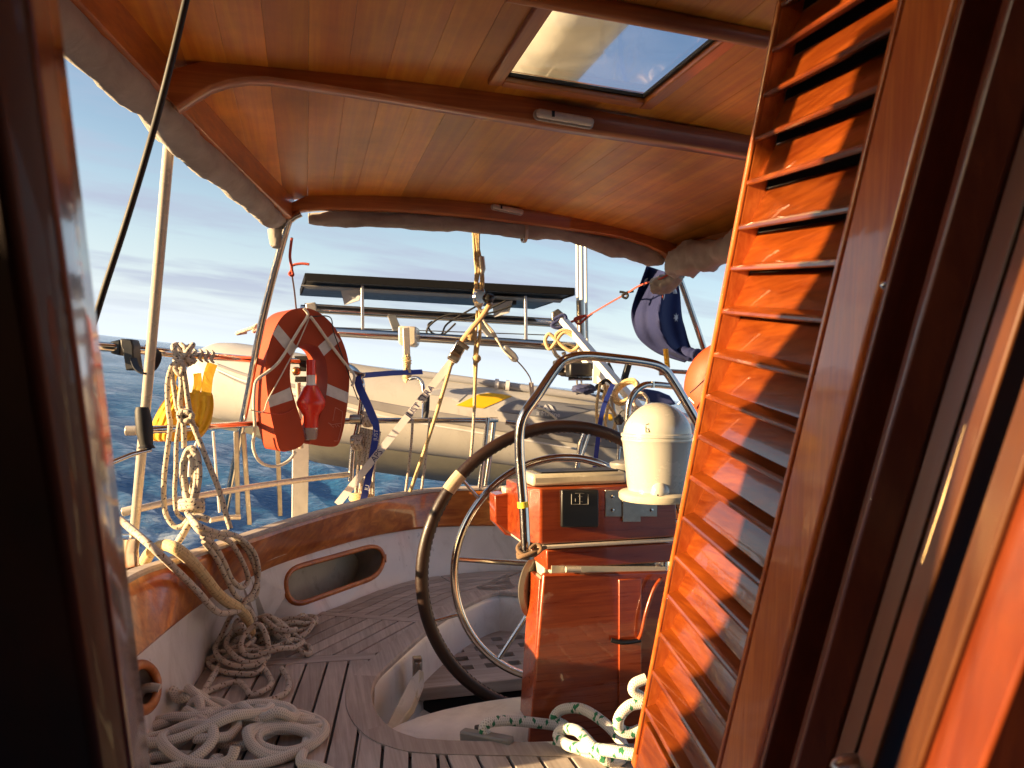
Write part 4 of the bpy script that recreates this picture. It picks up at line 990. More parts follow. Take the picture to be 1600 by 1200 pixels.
# winch handle on a winch
wh = thing('winch_crank', 'black-gripped winch handle standing up at the lower left rail', 'winch handle', P(225, 700, 2.15))
b = MB(); gpp = [P(222, 636, 2.15), P(222, 641, 2.15), P(224, 655, 2.15), P(226, 672, 2.15), P(228, 690, 2.15), P(229, 696, 2.15), P(229, 700, 2.15)]; b.tube(gpp, [0.016, 0.019, 0.022, 0.0225, 0.019, 0.017, 0.024], 16); b.build('grip', M_BLACKR, wh, smooth_deg=50)
b = MB(); b.tube([P(236, 703, 2.15), P(205, 710, 2.1), P(150, 732, 2.0)], [0.005, 0.007, 0.009], 10); b.build('arm', M_STEEL, wh, smooth_deg=60)
wc = P(208, 905, 2.2); w2 = thing('winch', 'chrome sheet winch half hidden by the left door frame', 'winch', wc)
b = MB(); b.lathe([(0.05, 0), (0.05, 0.02), (0.035, 0.04), (0.032, 0.08), (0.038, 0.11), (0.042, 0.12), (0.03, 0.125)], wc-c2b(0.02, 0, 0), n=32); b.build('drum', M_STEEL, w2, smooth_deg=30)

# ================================================================ horseshoe life buoy
hs_ = thing('life_buoy', 'red horseshoe life buoy with pale reflective bands hung on the stern rail', 'life buoy', P(470, 705, 3.4))
FN = c2b(0.62, -0.785, 0).normalized(); FO = P(470, 600, 3.30)
def FP(x, y, back=0.0):          # photo pixel onto the buoy's front plane
    d = ray(x, y); t = FO.dot(FN)/d.dot(FN); return d*t-FN*back
def zc6(l): return [(380+x/4.8, 470+y/4.8) for x, y in l]
outer = zc6([(415, 55), (330, 85), (262, 160), (205, 290), (172, 440), (168, 560), (182, 700), (205, 850), (240, 1000), (268, 1105), (300, 1132), (385, 1115), (440, 1085), (460, 1045)])
inner_ = zc6([(452, 985), (425, 870), (385, 740), (360, 640), (352, 540), (362, 440), (400, 358), (470, 325), (560, 350), (612, 425), (632, 540), (628, 660), (606, 780), (570, 880), (545, 960)])
right_ = zc6([(500, 1060), (560, 1085), (650, 1096), (700, 1088), (728, 1050), (755, 950), (780, 800), (796, 640), (795, 490), (770, 370), (725, 260), (660, 165), (580, 95), (500, 58)])
hp_ = outer+inner_[0:]+right_
def smooth2(l, n, closed=False): return [(p.x, p.y) for p in smooth([V((x, y, 0)) for x, y in l], n, closed)]
HP = smooth2(hp_, 3, True)
TH = 0.18
def extr(poly, fn, th, mat, name, parent, bev):
    b = MB(); r_ = delaunay_2d_cdt([V(p) for p in poly], [(i, (i+1) % len(poly)) for i in range(len(poly))], [], 1, 1e-4); n = len(poly); pts = [(p.x, p.y) for p in r_[0]]; m = len(pts)
    fr = [fn(x, y, 0) for x, y in pts]; b.v = fr+[p-FN*th for p in fr]
    for f in r_[2]: b.face(f); b.face([m+i for i in f][::-1])
    loops = [r_[3][i] if False else i for i in range(n)]
    order = []
    for q in poly:
        order.append(min(range(m), key=lambda i: (pts[i][0]-q[0])**2+(pts[i][1]-q[1])**2))
    for i in range(n): b.face((order[i-1], order[i], m+order[i], m+order[i-1]))
    return b.build(name, mat, parent, bevel=bev, seg=3, smooth_deg=40)
body = extr(HP, FP, TH, M_RED, 'body', hs_, 0.008)
for q in (zc6([(218, 248), (262, 178), (402, 345), (352, 412)]), zc6([(182, 722), (350, 650), (372, 742), (196, 800)]), zc6([(560, 342), (680, 235), (728, 300), (604, 414)]), zc6([(632, 622), (790, 690), (778, 768), (622, 706)])):
    b = MB(); n_ = 8; rows = [[FP(*(V(q[0]).lerp(V(q[1]), 0) if False else (lerp(lerp(q[0][0], q[1][0], u/n_), lerp(q[3][0], q[2][0], u/n_), v/2), lerp(lerp(q[0][1], q[1][1], u/n_), lerp(q[3][1], q[2][1], u/n_), v/2))))+FN*0.0015 for u in range(n_+1)] for v in range(3)]
    b.loft(rows); b.build('reflective_band', M_TAPE, hs_, smooth_deg=60)
# small embossed mark on the right lobe
b = MB()
for l in (((636, 915), (665, 928), (735, 918)), ((640, 915), (676, 950), (680, 938)), ((690, 930), (700, 948)), ((705, 930), (722, 945)), ((682, 1050), (710, 1052), (735, 950), (745, 830), (690, 800)), ((690, 800), (672, 900))):
    pts = [FP(*p)+FN*0.0008 for p in zc6(l)]; b.tube(pts, 0.0014, 4)
b.build('embossed_mark', plain('faded_print', (0.55, 0.20, 0.14), 0.6), hs_)
def rope_px(l, r, mat, name, label, cat='rope', n=8, sm=8, group=None, d=None):
    pts = [p if isinstance(p, V) else P(*(p if len(p) > 2 else (*p, d))) for p in l]
    b = MB(); b.tube(smooth(pts, sm), r, n); o = b.build(name, mat, smooth_deg=75); tag(o, label, cat, group); return o
def hb_rope(l, r, mat, name):
    pts = smooth([FP(*zc6([(x, y)])[0])+FN*(0.012 if len(e) == 0 else e[0]) for x, y, *e in l], 6); b = MB(); b.tube(pts, r, 8); return b.build(name, mat, hs_, smooth_deg=75)
hb_rope([(440, 60, 0.02), (470, 110, 0.02), (420, 200), (360, 300), (300, 400), (240, 480), (160, 545), (80, 600, 0.03), (50, 680, 0.05), (48, 800, 0.05), (62, 950, 0.04), (75, 1100, 0.0), (130, 1210, 0.0), (230, 1240), (330, 1200), (385, 1130)], 0.0065, M_ROPEW, 'grab_rope')
hb_rope([(490, 120, 0.02), (550, 190), (620, 290), (700, 400), (770, 490), (810, 560, 0.03), (800, 640, 0.02)], 0.0065, M_ROPEW, 'grab_rope')
hb_rope([(490, 125, .01), (400, 330, .01), (300, 520, .01), (180, 740, .01), (130, 830, 0.03), (20, 815, 0.05)], 0.0028, M_ROPEW, 'thin_cord')
hb_rope([(490, 122, .01), (640, 122, .01), (670, 230, .01), (730, 400, .01), (830, 700, .02), (850, 740, .02)], 0.0026, M_ROPEG if False else M_BLACKR, 'thin_cord')
hb_rope([(130, 835, 0.02), (280, 850, 0.005), (380, 810, 0.005)], 0.0022, M_ROPER, 'thin_cord')
# light and bracket inside the horseshoe
sl = thing('strobe_light', 'red float light with clear lens hanging inside the horseshoe buoy', 'light', P(490, 690, 3.36))
lc = P(486, 690, 3.34); pxl = 3.34/F
b = MB(); b.lathe([(r*pxl, h*pxl) for r, h in ((10.5, 22), (11, 26), (11.5, 40), (21.5, 56), (22.5, 62), (20, 68), (12, 84), (8, 88))], lc, n=32); b.build('float', M_REDP, sl, smooth_deg=35)
b = MB(); b.lathe([(r*pxl, h*pxl) for r, h in ((5, 2), (9, 4), (10.5, 19), (11, 22))], lc, n=28); tg = NT('clear_lens'); tg.set(Base_Color=(0.8, 0.72, 0.66), Roughness=0.1, Transmission_Weight=0.7); b.build('lens', tg.m, sl, smooth_deg=35)
b = MB(); b.lathe([(r*pxl, h*pxl) for r, h in ((8, 88), (7, 92), (7, 104))], lc, n=20); b.build('neck', M_WHITE, sl, smooth_deg=35)
b = MB(); b.tube([lc+V((0, 0, 104*pxl)), lc+V((0, 0, 128*pxl))], 0.020, 14); b.build('red_sleeve', M_REDP, sl, smooth_deg=50)
bk = thing('outboard_bracket', 'black clamp bracket seen through the middle of the horseshoe buoy', 'bracket', P(480, 590, 3.55))
for (x0, y0, x1, y1) in ((459, 556, 498, 566), (467, 566, 497, 580), (460, 588, 478, 597)):
    b = MB(); b.prism(PL([(x0, y0), (x1, y0), (x1, y1), (x0, y1)], 3.55), c2b(0, 0.08, 0)); b.build('clamp_bar', M_BLACK, bk, bevel=0.004)
b = MB(); b.tube([P(466, 598, 3.6), P(470, 700, 3.65)], 0.012, 10); b.build('steel_leg', M_TAN, bk, smooth_deg=60)
b = MB(); b.blob(P(463, 580, 3.52), (0.02, 0.02, 0.02), 12, 8, amp=0.2); b.build('brass_knob', plain('brass', (0.6, 0.33, 0.12), 0.3, metal=0.9), bk, smooth_deg=60)
# ================================================================ inflatable dinghy hung across the stern
din = thing('dinghy', 'pale grey inflatable dinghy with yellow and dark grey patches slung across the stern', 'dinghy', P(700, 760, 4.5))
DR = 0.225
def AX(x, y, d): return P(x, y, d)
axis = smooth([AX(300, 588, 4.30), AX(345, 594, 4.28), AX(420, 606, 4.24), AX(520, 626, 4.2), AX(640, 644, 4.2), AX(760, 660, 4.2), AX(900, 680, 4.22), AX(1040, 700, 4.3), AX(1180, 715, 4.4), AX(1260, 722, 4.6)], 8)
rad = []
for i, p in enumerate(axis):
    t = i/(len(axis)-1); rad.append(interp(t, [0, .02, .05, .09, .14, .3, .5, .7, 1], [.02, .10, .165, .205, .218, .222, .215, .212, .205]))
b = MB(); b.tube([axis[0]+(axis[0]-axis[1]).normalized()*0.03]+axis, [0.004]+rad, 40, up=(0, 0, 1)); tb = b.build('near_tube', M_TUBE, din, smooth_deg=70)
aft = V((0.1, 0.92, 0.0))
b = MB(); b.tube([p+aft for p in axis[3:]], [0.18]+rad[4:], 28, up=(0, 0, 1)); b.build('far_tube', M_TUBE, din, smooth_deg=70)
# hull bottom
b = MB(); rows = []
for i in range(4, len(axis)):
    p = axis[i]; k = interp(i/len(axis), [0, .3, 1], [0.5, 1, 1])
    rows.append([p+V((0, -0.06, -0.195)), p+V((0, 0.03, -0.26-0.02*k)), p+V((0, 0.25, -0.33*k-0.02)), p+V((0, 0.47, -0.40*k)), p+V((0, 0.70, -0.33*k)), p+V((0, 0.92, -0.2)), p+V((0, 0.47, -0.12))])
b.loft(rows, close_u=True); b.face(range(7)); b.face([(len(rows)-1)*7+i for i in range(7)]); b.build('hull_bottom', M_HULL, din, smooth_deg=30)
# skirt below the tube (lit canvas side)
bv = on_mesh([tb])
def strip(ptop, pbot, mat, name, lift=0.003, nv=6, parent=din):
    tp = smooth2(ptop, 6); bt = smooth2(pbot, 6); n = 60
    def at(l, t):
        k = t*(len(l)-1); i = min(int(k), len(l)-2); return (lerp(l[i][0], l[i+1][0], k-i), lerp(l[i][1], l[i+1][1], k-i))
    rows = []
    for v in range(nv+1):
        row = []
        for u in range(n+1):
            a, c = at(tp, u/n), at(bt, u/n); h_ = hit(bv, lerp(a[0], c[0], v/nv), lerp(a[1], c[1], v/nv), lift); row.append(h_)
        rows.append(row)
    b = MB(); k = 0; idx = {}
    for v in range(nv+1):
        for u in range(n+1):
            if rows[v][u] is not None: idx[v, u] = len(b.v); b.v.append(rows[v][u])
    for v in range(nv):
        for u in range(n):
            q = [(v, u), (v, u+1), (v+1, u+1), (v+1, u)]
            if all(x in idx for x in q):
                pts = [b.v[idx[x]] for x in q]
                if max((pts[i]-pts[i-1]).length for i in range(4)) < 0.2: b.face([idx[x] for x in q])
    if not b.f: return None
    b.uv = [None]*len(b.f); o = b.build(name, mat, parent, smooth_deg=70)
    sm = o.modifiers.new('thick', 'SOLIDIFY'); sm.thickness = 0.004; return o
strip([(337, 567), (390, 585), (480, 604), (560, 621), (640, 636), (760, 655), (900, 678), (1000, 690)], [(337, 571), (390, 590), (480, 611), (560, 634), (640, 652), (760, 671), (900, 693), (1000, 706)], M_STRAKE, 'rubbing_strake', 0.006)
strip([(337, 575), (390, 596), (480, 616), (560, 640), (640, 657), (760, 677), (900, 700)], [(337, 577), (390, 599), (480, 619), (560, 643), (640, 660), (760, 680), (900, 703)], M_PRINT, 'seam_piping', 0.004, 2)
strip([(340, 580), (390, 601), (480, 622), (560, 646)], [(340, 582), (390, 604), (480, 625), (560, 650)], M_STRAKE, 'seam_tape', 0.004, 2)
strip([(676, 610), (694, 607), (715, 607), (738, 609)], [(672, 617), (690, 619), (705, 623), (716, 628)], M_LGRY, 'pale_grey_patch', 0.003)
strip([(748, 616), (765, 614), (785, 616), (800, 619)], [(713, 633), (730, 636), (745, 637), (755, 638)], M_YEL, 'yellow_patch', 0.003)
strip([(776, 641), (790, 632), (812, 625), (860, 627), (905, 632), (935, 633), (955, 632)], [(776, 642), (800, 646), (830, 650), (858, 654), (880, 654), (905, 646), (950, 634)], M_GRY, 'dark_grey_patch', 0.003)
for x0 in (931, 942, 951):
    strip([(x0, 647), (x0+3, 647), (x0+7, 648)], [(x0, 656), (x0+3, 657), (x0+6, 657)], M_YEL, 'yellow_square', 0.003, 2)
def text_mesh(s_, size, extr_=0.0):
    c = bpy.data.curves.new('lettering', 'FONT'); c.body = s_; c.size = size; c.resolution_u = 3; o = bpy.data.objects.new('lettering', c); COL.objects.link(o)
    dg = bpy.context.evaluated_depsgraph_get(); me = bpy.data.meshes.new_from_object(o.evaluated_get(dg)); COL.objects.unlink(o); bpy.data.objects.remove(o)
    vs = [v.co.copy() for v in me.vertices]; fs = [tuple(p.vertices) for p in me.polygons]; return vs, fs
# maker's mark and word on the dark patch
vs, fs = text_mesh('a Marine', 10.5); b = MB(); ok = True; pts = []
for v_ in vs:
    h_ = hit(bv, 838+v_.x*1.02, 648-v_.y+v_.x*0.10, 0.008); pts.append(h_)
if all(p is not None for p in pts): b.add(pts, fs); b.build('lettering', M_PRINT, din, smooth_deg=0, fix=False)
b = MB()
for poly in ([(836, 640), (843, 633), (846, 640)], [(846, 640), (852, 632), (861, 642), (855, 642), (852, 637), (849, 641)], [(856, 631), (862, 634), (868, 643), (862, 642)]):
    p_ = [hit(bv, x, y, 0.008) for x, y in poly]
    if all(p is not None for p in p_): b.add(p_, [tuple(range(len(p_)))])
if b.f: b.build('maker_mark', M_PRINT, din, smooth_deg=0, fix=False)
# oar / tube lying on top and its clips
b = MB(); b.tube(smooth(PL([(640, 583), (700, 590), (780, 601), (880, 615), (965, 627)], 4.12), 6), 0.020, 12); b.build('oar', M_LGRY, din, smooth_deg=70)
for x in (776, 793):
    b = MB(); y = 600+(x-776)*0.13; b.tube(PL([(x-3, y), (x+3, y+0.6)], 4.11), 0.029, 12); b.build('oar_clip', M_PRINT, din, smooth_deg=50)
for x, y in ((470, 560), (620, 600)):
    pass
b = MB(); b.tube(smooth([P(870, 655, 4.0), P(852, 641, 3.99), P(838, 637, 4.0)], 5), 0.006, 6); b.build('grab_line', M_ROPEW, din)

# ================================================================ davit tubes, solar panel
dv = thing('davit_gantry', 'stainless davit frame of two horizontal tubes carrying the solar panel', 'davit', P(700, 540, 4.3))
def px_tube(l, r, mat, name, parent, n=12, sm=6):
    b = MB(); pts = PL(l); b.tube(smooth(pts, sm) if len(pts) > 2 else pts, r, n); return b.build(name, mat, parent, smooth_deg=70)
px_tube([(470, 482, 4.7), (878, 506, 4.9)], 0.024, M_STEEL, 'rear_tube', dv)
px_tube([(500, 517, 4.15), (910, 543, 4.2)], 0.026, M_STEEL, 'front_tube', dv)
px_tube([(476, 475, 4.6), (870, 499, 4.8)], 0.005, M_STEELD, 'wire', dv, 6)
px_tube([(500, 511, 4.3), (870, 524, 4.4)], 0.003, M_STEELD, 'wire', dv, 6)
for x0, y0, x1, y1, d0, d1 in ((612, 494, 622, 520, 4.7, 4.2), (745, 500, 768, 526, 4.75, 4.2)):
    b = MB(); b.bar(P(x0, y0, d0), P(x1, y1, d1), 0.05, 0.012); b.build('cross_brace', M_ALU, dv, bevel=0.003)
for x0, y0, x1, y1, d in ((566, 446, 567, 520, 4.25), (821, 462, 822, 534, 4.3)):
    b = MB(); b.bar(P(x0, y0, d), P(x1, y1, d), 0.016, 0.016, up=(0, 1, 0)); b.build('panel_leg', M_ALU, dv, bevel=0.002)
b = MB(); b.bar(P(485, 474, 4.6), P(490, 500, 4.6), 0.06, 0.05, up=(0, 1, 0)); b.build('end_fitting', M_TAN, dv, bevel=0.006)
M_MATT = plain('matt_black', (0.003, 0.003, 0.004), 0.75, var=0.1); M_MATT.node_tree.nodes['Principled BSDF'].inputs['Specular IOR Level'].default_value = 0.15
sp = thing('solar_panel', 'wide black solar panel mounted flat above the davit tubes', 'solar panel', P(690, 470, 4.5))
n0, n1_, f0, f1 = P(478, 440, 4.2), P(897, 463, 4.25), P(470, 463, 4.86), P(834, 484, 4.92)
up_ = V((0, 0, 0.042))
b = MB(); b.hexa([f0+V((0, 0, .004)), f1+V((0, 0, .004)), n1_+V((0, 0, .012)), n0+V((0, 0, .012)), f0+up_, f1+up_, n1_+up_, n0+up_]); b.build('cell_sheet', M_PANEL, sp, smooth_deg=0)
fr = [(n0, n1_), (f0, f1), (n0, f0), (n1_, f1)]
for p, q in fr:
    b = MB(); b.bar(p+V((0, 0, 0.026)), q+V((0, 0, 0.026)), 0.012, 0.042); b.build('frame_bar', M_MATT, sp, bevel=0.002)
b = MB(); m_ = lambda t: lerp(n0, n1_, t)
for p, q in ((0.0, 0.0),): 
    b.bar(lerp(n0, f0, 0.28)-V((0, 0, 0.004)), lerp(n1_, f1, 0.28)-V((0, 0, 0.004)), 0.16, 0.004)
b.build('backing_strip', M_GREYP, sp)
b = MB(); c = lerp(lerp(n0, n1_, 0.80), lerp(f0, f1, 0.80), 0.5); b.box(c-V((0, 0, 0.012)), (0.14, 0.10, 0.03)); b.build('junction_box', M_BLACK, sp, bevel=0.003)
for c, w in ((P(560, 452, 4.25), 0.0), (P(800, 472, 4.3), 0.0)):
    b = MB(); b.prism([c+V((-0.09, 0.1, 0.0)), c+V((0.03, 0.1, 0.02)), c+V((0.01, 0.1, -0.05)), c+V((-0.07, 0.14, -0.075))], (0.004, 0.012, 0)); b.build('clear_bracket', M_LGRY, sp)
cabs = [([(694, 410), (695, 480), (702, 505)], 4.3), ([(800, 478), (760, 490), (700, 492), (672, 508), (668, 522), (690, 524), (712, 505)], 4.35), ([(790, 470), (770, 480), (735, 496), (702, 500)], 4.3), ([(745, 478), (700, 505), (690, 522), (675, 520), (669, 508), (676, 502)], 4.38)]
for i, (l, d) in enumerate(cabs[1:]):
    rope_px(l, 0.0055, M_BLACKR, 'panel_cable', ['black panel cable looping low beside the tackle', 'black cable running up to the panel junction box', 'black cable in a tight loop under the solar panel'][i], 'cable', d=d, n=6, group='black cables under the solar panel')
# fishing-rod style holder and tube fitting on the front tube
hp2 = thing('outboard_lift', 'cream plastic bracket strapped with tape on the davit tube, over the dinghy', 'bracket', P(652, 590, 4.0))
b = MB(); b.prism(PL([(622, 509), (650, 510), (650, 536), (645, 541), (626, 539), (622, 535)], 3.98), c2b(0, 0.16, 0)); b.build('clamp', M_TAN, hp2, bevel=0.008)
b = MB(); b.bar(P(634, 512, 3.95), P(637, 592, 3.95), 0.034, 0.03, up=(0, 1, 0)); b.build('hanger', M_TAN, hp2, bevel=0.004)
b = MB(); b.tube([P(636+1.0*math.sin(i*2.2), 556+i*0.75, 3.95) for i in range(50)], [0.020+0.003*math.sin(i*1.7) for i in range(50)], 10); b.build('lashing', M_ROPEY, hp2, smooth_deg=60)
px_tube([(640, 592, 3.92), (652, 591, 3.9), (660, 600, 3.88), (662, 618, 3.86), (661, 655, 3.8)], 0.010, M_STEEL, 'hook_tube', hp2)
rope_px([(668, 612, 3.86), (667, 640, 3.8), (664, 655, 3.78)], 0.012, M_BLACKR, 'rubber_snubber', 'black rubber snubber standing on the middle rail by the hook tube', 'rubber')

# ---- twin white davit arms on the right
da = thing('davit_crane', 'white painted twin-bar davit arm slanting down to the right behind the guard rail', 'davit', P(980, 640, 3.9))
b = MB(); b.bar(P(880, 500, 4.2), P(1000, 640, 3.8), 0.055, 0.03); b.build('upper_bar', M_WHITE, da, bevel=0.004)
b = MB(); b.bar(P(903, 545, 4.15), P(985, 655, 3.85), 0.05, 0.03); b.build('lower_bar', M_WHITE, da, bevel=0.004)
b = MB(); b.prism(PL([(928, 565), (940, 575), (934, 600), (926, 598)], 4.0), c2b(0, .02, 0)); b.build('gusset', M_WHITE, da, bevel=0.002)
b = MB(); b.prism(PL([(862, 488), (872, 482), (884, 492), (884, 502), (868, 506), (862, 500)], 4.3), c2b(0, .08, 0)); b.build('head_fitting', M_STEELD, da, bevel=0.006)
rope_px([(864, 500), (880, 492), (884, 500), (874, 512), (862, 508), (876, 498)], 0.010, M_NAVY, 'navy_line', 'dark blue line knotted over the davit head', 'rope', d=4.2)
rope_px([(868, 530), (858, 522), (852, 532), (860, 545), (880, 520), (898, 528), (904, 540), (890, 548), (868, 528), (880, 516), (900, 522)], 0.010, M_ROPEY, 'lashing', 'gold lashing tying the davit tube to the white arm', 'lashing', d=4.12)
rope_px([(862, 540), (870, 556), (884, 562), (880, 550)], 0.012, M_STEELD, 'shackle', 'dark shackle hanging under the davit tube end', 'shackle', d=4.15)
# antenna poles
for i, (x, r_, dd) in enumerate(((901, 0.010, 4.5), (907, 0.013, 4.55), (914, 0.009, 4.6))):
    b = MB(); b.tube([P(x, 300, dd), P(x+2, 470, dd), P(x+4, 570, dd)], r_, 10); o = b.build('backstay_tube', M_WHITE, smooth_deg=60)
    tag(o, ['leftmost of the three thin white vertical tubes right of the solar panel', 'thickest, middle tube of the three white vertical tubes', 'rightmost of the three thin white vertical tubes by the solar panel'][i], 'tube', 'white backstay tubes')
b = MB(); b.tube([P(906, 470, 4.5), P(908, 530, 4.5)], 0.022, 12); o = b.build('turnbuckle', M_STEELD, smooth_deg=60); tag(o, 'dull steel turnbuckle at the foot of the white backstay tubes', 'turnbuckle')
rope_px([(880, 508), (900, 500), (915, 493), (898, 498), (905, 506), (916, 497), (925, 490)], 0.007, M_ROPER, 'red_cord', 'red cord knotted round the white backstay tubes', 'cord', d=4.42)
rope_px([(918, 494, 4.42), (950, 475, 4.1), (980, 458, 3.8), (1000, 446, 3.6), (1030, 436, 3.46), (1046, 428, 3.42)], 0.0045, M_ROPER, 'red_cord', 'thin red cord running up to the right roof corner past the flag', 'cord')
rope_px([(968, 456), (975, 457), (981, 461), (978, 466), (972, 462), (980, 457), (990, 455)], 0.006, M_BLACKR, 'cord_knot', 'dark knot with a loose tail on the red cord', 'knot', d=3.78)
# outboard, covers, buoys
ob = thing('outboard_motor', 'dark outboard motor clamped under the white davit arm', 'motor', P(892, 598, 4.1))
b = MB(); b.blob(P(890, 574, 4.15), (0.085, 0.08, 0.05), 18, 12, amp=0.35, fr=3); b.build('cowl', plain('brown_black', (0.045, 0.035, 0.028), 0.5, var=0.4), ob, smooth_deg=50)
b = MB(); b.box(P(905, 578, 4.05), (0.13, 0.08, 0.075)); b.build('clamp_block', M_BLACK, ob, bevel=0.012)
b = MB(); b.box(P(872, 572, 4.1), (0.05, 0.05, 0.06)); b.build('throttle_block', M_BLACKR, ob, bevel=0.01)
for x in (901, 908): px_tube([(x, 588, 4.1), (x+1, 604, 4.1)], 0.006, M_STEEL, 'clamp_screw', ob, 8)
px_tube([(888, 592, 4.08), (925, 592, 4.08)], 0.009, M_STEEL, 'cross_pin', ob, 8)
b = MB(); b.blob(P(913, 608, 4.05), (0.068, 0.05, 0.028), 20, 12, amp=0.35, fr=3); o = b.build('fuel_pouch', M_NAVY, smooth_deg=50); tag(o, 'small navy blue pouch lying on the dinghy tube by the white arm', 'pouch')
b = MB(); b.bar(P(984, 562, 4.0), P(974, 597, 4.0), 0.030, 0.03, up=(0, 1, 0)); o = b.build('black_strut', M_BLACK, bevel=0.004); tag(o, 'short black strut seen under the top of the guard rail', 'strut')
b = MB(); b.bar(P(948, 568, 4.1), P(956, 584, 4.1), 0.03, 0.02, up=(0, 1, 0)); o = b.build('black_tab', M_BLACK, bevel=0.003); tag(o, 'small black tab sticking up behind the white davit arm', 'fitting')
b = MB(); b.prism(PL([(1004, 625), (1002, 612), (1008, 607), (1030, 611), (1047, 618), (1058, 632), (1040, 634)], 4.4), c2b(0, 0.3, 0)); o = b.build('engine_cover', M_NAVY, bevel=0.02, seg=3); tag(o, 'navy blue engine cover just above the compass dome', 'cover')
# coil and tangle on the arm
def coil(c, r0, turns, rad, mat, name, label, ax=V((0, 0, 1)), squash=1.0, jit=0.25, thick=0.03, seed=1, n=8):
    rr = random.Random(seed); pts = []; u = ax.orthogonal().normalized(); w = ax.cross(u)
    for i in range(turns*14):
        t = 2*math.pi*i/14; q = r0*(1+jit*noise.noise(V((i*0.13, seed, 0)))); o = noise.noise(V((i*0.09, seed*3.1, 5)))*thick*2
        cx_ = noise.noise(V((i*0.05, seed*1.7, 9)))*r0*jit
        pts.append(c+u*(math.cos(t)*q+cx_)+w*math.sin(t)*q*squash+ax*o)
    b = MB(); b.tube(smooth(pts, 3), rad, n); o = b.build(name, mat, smooth_deg=75); tag(o, label, 'rope'); return o
coil(P(978, 612, 3.78), 0.065, 6, 0.0085, M_ROPEY, 'rope_coil', 'gold-brown rope coil hung on the white davit arm above the compass', ax=c2b(-0.4, -0.8, 0.4).normalized(), squash=0.7, seed=4)
coil(P(1001, 627, 3.7), 0.035, 5, 0.006, M_ROPEB, 'rope_coil', 'small fuzzy rope bunch at the left of the navy engine cover', ax=c2b(-0.4, -0.8, 0.2).normalized(), seed=9)
for i, l in enumerate(([(938, 598), (932, 640), (937, 690)], [(944, 600), (950, 630), (946, 665), (955, 690)], [(950, 602), (943, 625), (962, 650), (956, 680)], [(936, 600), (948, 594), (956, 604), (944, 612), (932, 604), (945, 598)])):
    rope_px(l, 0.008, M_ROPEY if i != 3 else M_BLACKR, 'davit_fall', ['left gold line of the davit fall over the yellow squares', 'middle gold line of the davit fall', 'right gold line of the davit fall next to the coil', 'dark lashing around the head of the davit fall'][i], 'rope', d=3.75+i*0.02, group='gold davit fall lines')
b = MB(); b.ribbon(smooth(PL([(958, 600, 3.7), (942, 640, 3.7), (934, 690, 3.7), (926, 760, 3.75)]), 6), 0.022, c2b(1, 0.1, 0)); o = b.build('ratchet_strap', M_BLUE, smooth_deg=50); tag(o, 'dark blue printed strap passing behind the top of the wheel', 'strap')
for sx in range(7):
    pass
px_tube([(955, 618, 3.8), (968, 700, 3.85)], 0.011, M_ALU, 'support_tube', da)
b = MB(); b.blob(P(967, 656, 3.6), (0.022, 0.02, 0.022), 14, 9, amp=0.5, fr=4); o = b.build('knot_ball', M_BLACKR, smooth_deg=50); tag(o, 'small black knotted ball at the left of the compass dome', 'knot')
rope_px([(966, 650, 3.6), (972, 642, 3.6), (985, 640, 3.58), (990, 644, 3.56)], 0.003, M_BLACKR, 'cable_tie', 'thin black tie joining the black ball to the small rail', 'tie')
# orange covered buoy
ab = thing('orange_buoy', 'orange vinyl-covered buoy half hidden behind the shutter', 'buoy', P(1135, 690, 3.3))
b = MB(); b.lathe([(0.005, -0.055), (0.12, -0.052), (0.20, -0.035), (0.215, 0), (0.20, 0.035), (0.12, 0.052), (0.005, 0.055)], P(1146, 608, 3.3), c2b(-0.45, -0.89, 0.0).normalized(), 48); b.build('cover', M_ORANGE, ab, smooth_deg=60)
rope_px([(1078, 614, 3.20), (1094, 600, 3.18), (1120, 574, 3.18)], 0.003, M_BLACKR, 'dark_cord', 'thin dark cord across the orange buoy', 'cord')
rope_px([(1060, 632, 3.3), (1072, 620, 3.28), (1085, 630, 3.25)], 0.004, M_TAN, 'buoy_lanyard', 'pale lanyard loop below the orange buoy', 'cord')
px_tube([(1030, 582, 3.6), (1048, 582, 3.6)], 0.014, M_STEELD, 'end_fitting', da); px_tube([(1033, 579, 3.6), (1110, 584, 3.6)], 0.010, M_STEELD, 'end_tube', da)
rope_px([(1040, 545, 3.6), (1043, 575, 3.6)], 0.013, M_YEL, 'yellow_flag_staff', 'short yellow staff end beneath the flag', 'staff')

# ================================================================ flag
FT = [(1012, 415), (1020, 418), (1035, 418), (1056, 420)]
edge_l = [(1010, 415), (1001, 440), (990, 470), (986, 490), (989, 510), (997, 527), (1010, 540), (1028, 552), (1050, 560), (1070, 566)]
edge_r = [(1056, 430), (1061, 450), (1063, 468), (1064, 482), (1066, 498), (1070, 512), (1074, 526), (1079, 541), (1084, 548), (1092, 552)]
b = MB(); el, er = smooth2(edge_l, 4), smooth2(edge_r, 4); rows = []
for i in range(len(el)):
    row = []
    for k in range(25):
        t = k/24; x = lerp(el[i][0], er[i][0], t); y = lerp(el[i][1], er[i][1], t)
        d = 3.80+0.085*math.sin(t*7.5+i*0.05)+0.03*math.sin(t*17+i*0.12)+0.02*math.sin(i*0.3)
        row.append(P(x, y, d))
    rows.append(row)
b.loft(rows); fl = b.build('flag', M_FLAG, smooth_deg=80); tag(fl, 'navy blue ensign with white star, hanging furled beside the right roof pole', 'flag')
sm = fl.modifiers.new('thick', 'SOLIDIFY'); sm.thickness = 0.002
bvf = on_mesh([fl])
def decal(poly, mat, name, lift=0.004, bvh=None, parent=fl):
    pts = [hit(bvh or bvf, x, y, lift) for x, y in poly]
    if all(p is not None for p in pts):
        b = MB(); b.add(pts, [tuple(range(len(pts)))]); return b.build(name, mat, parent, smooth_deg=0, fix=False)
star = []
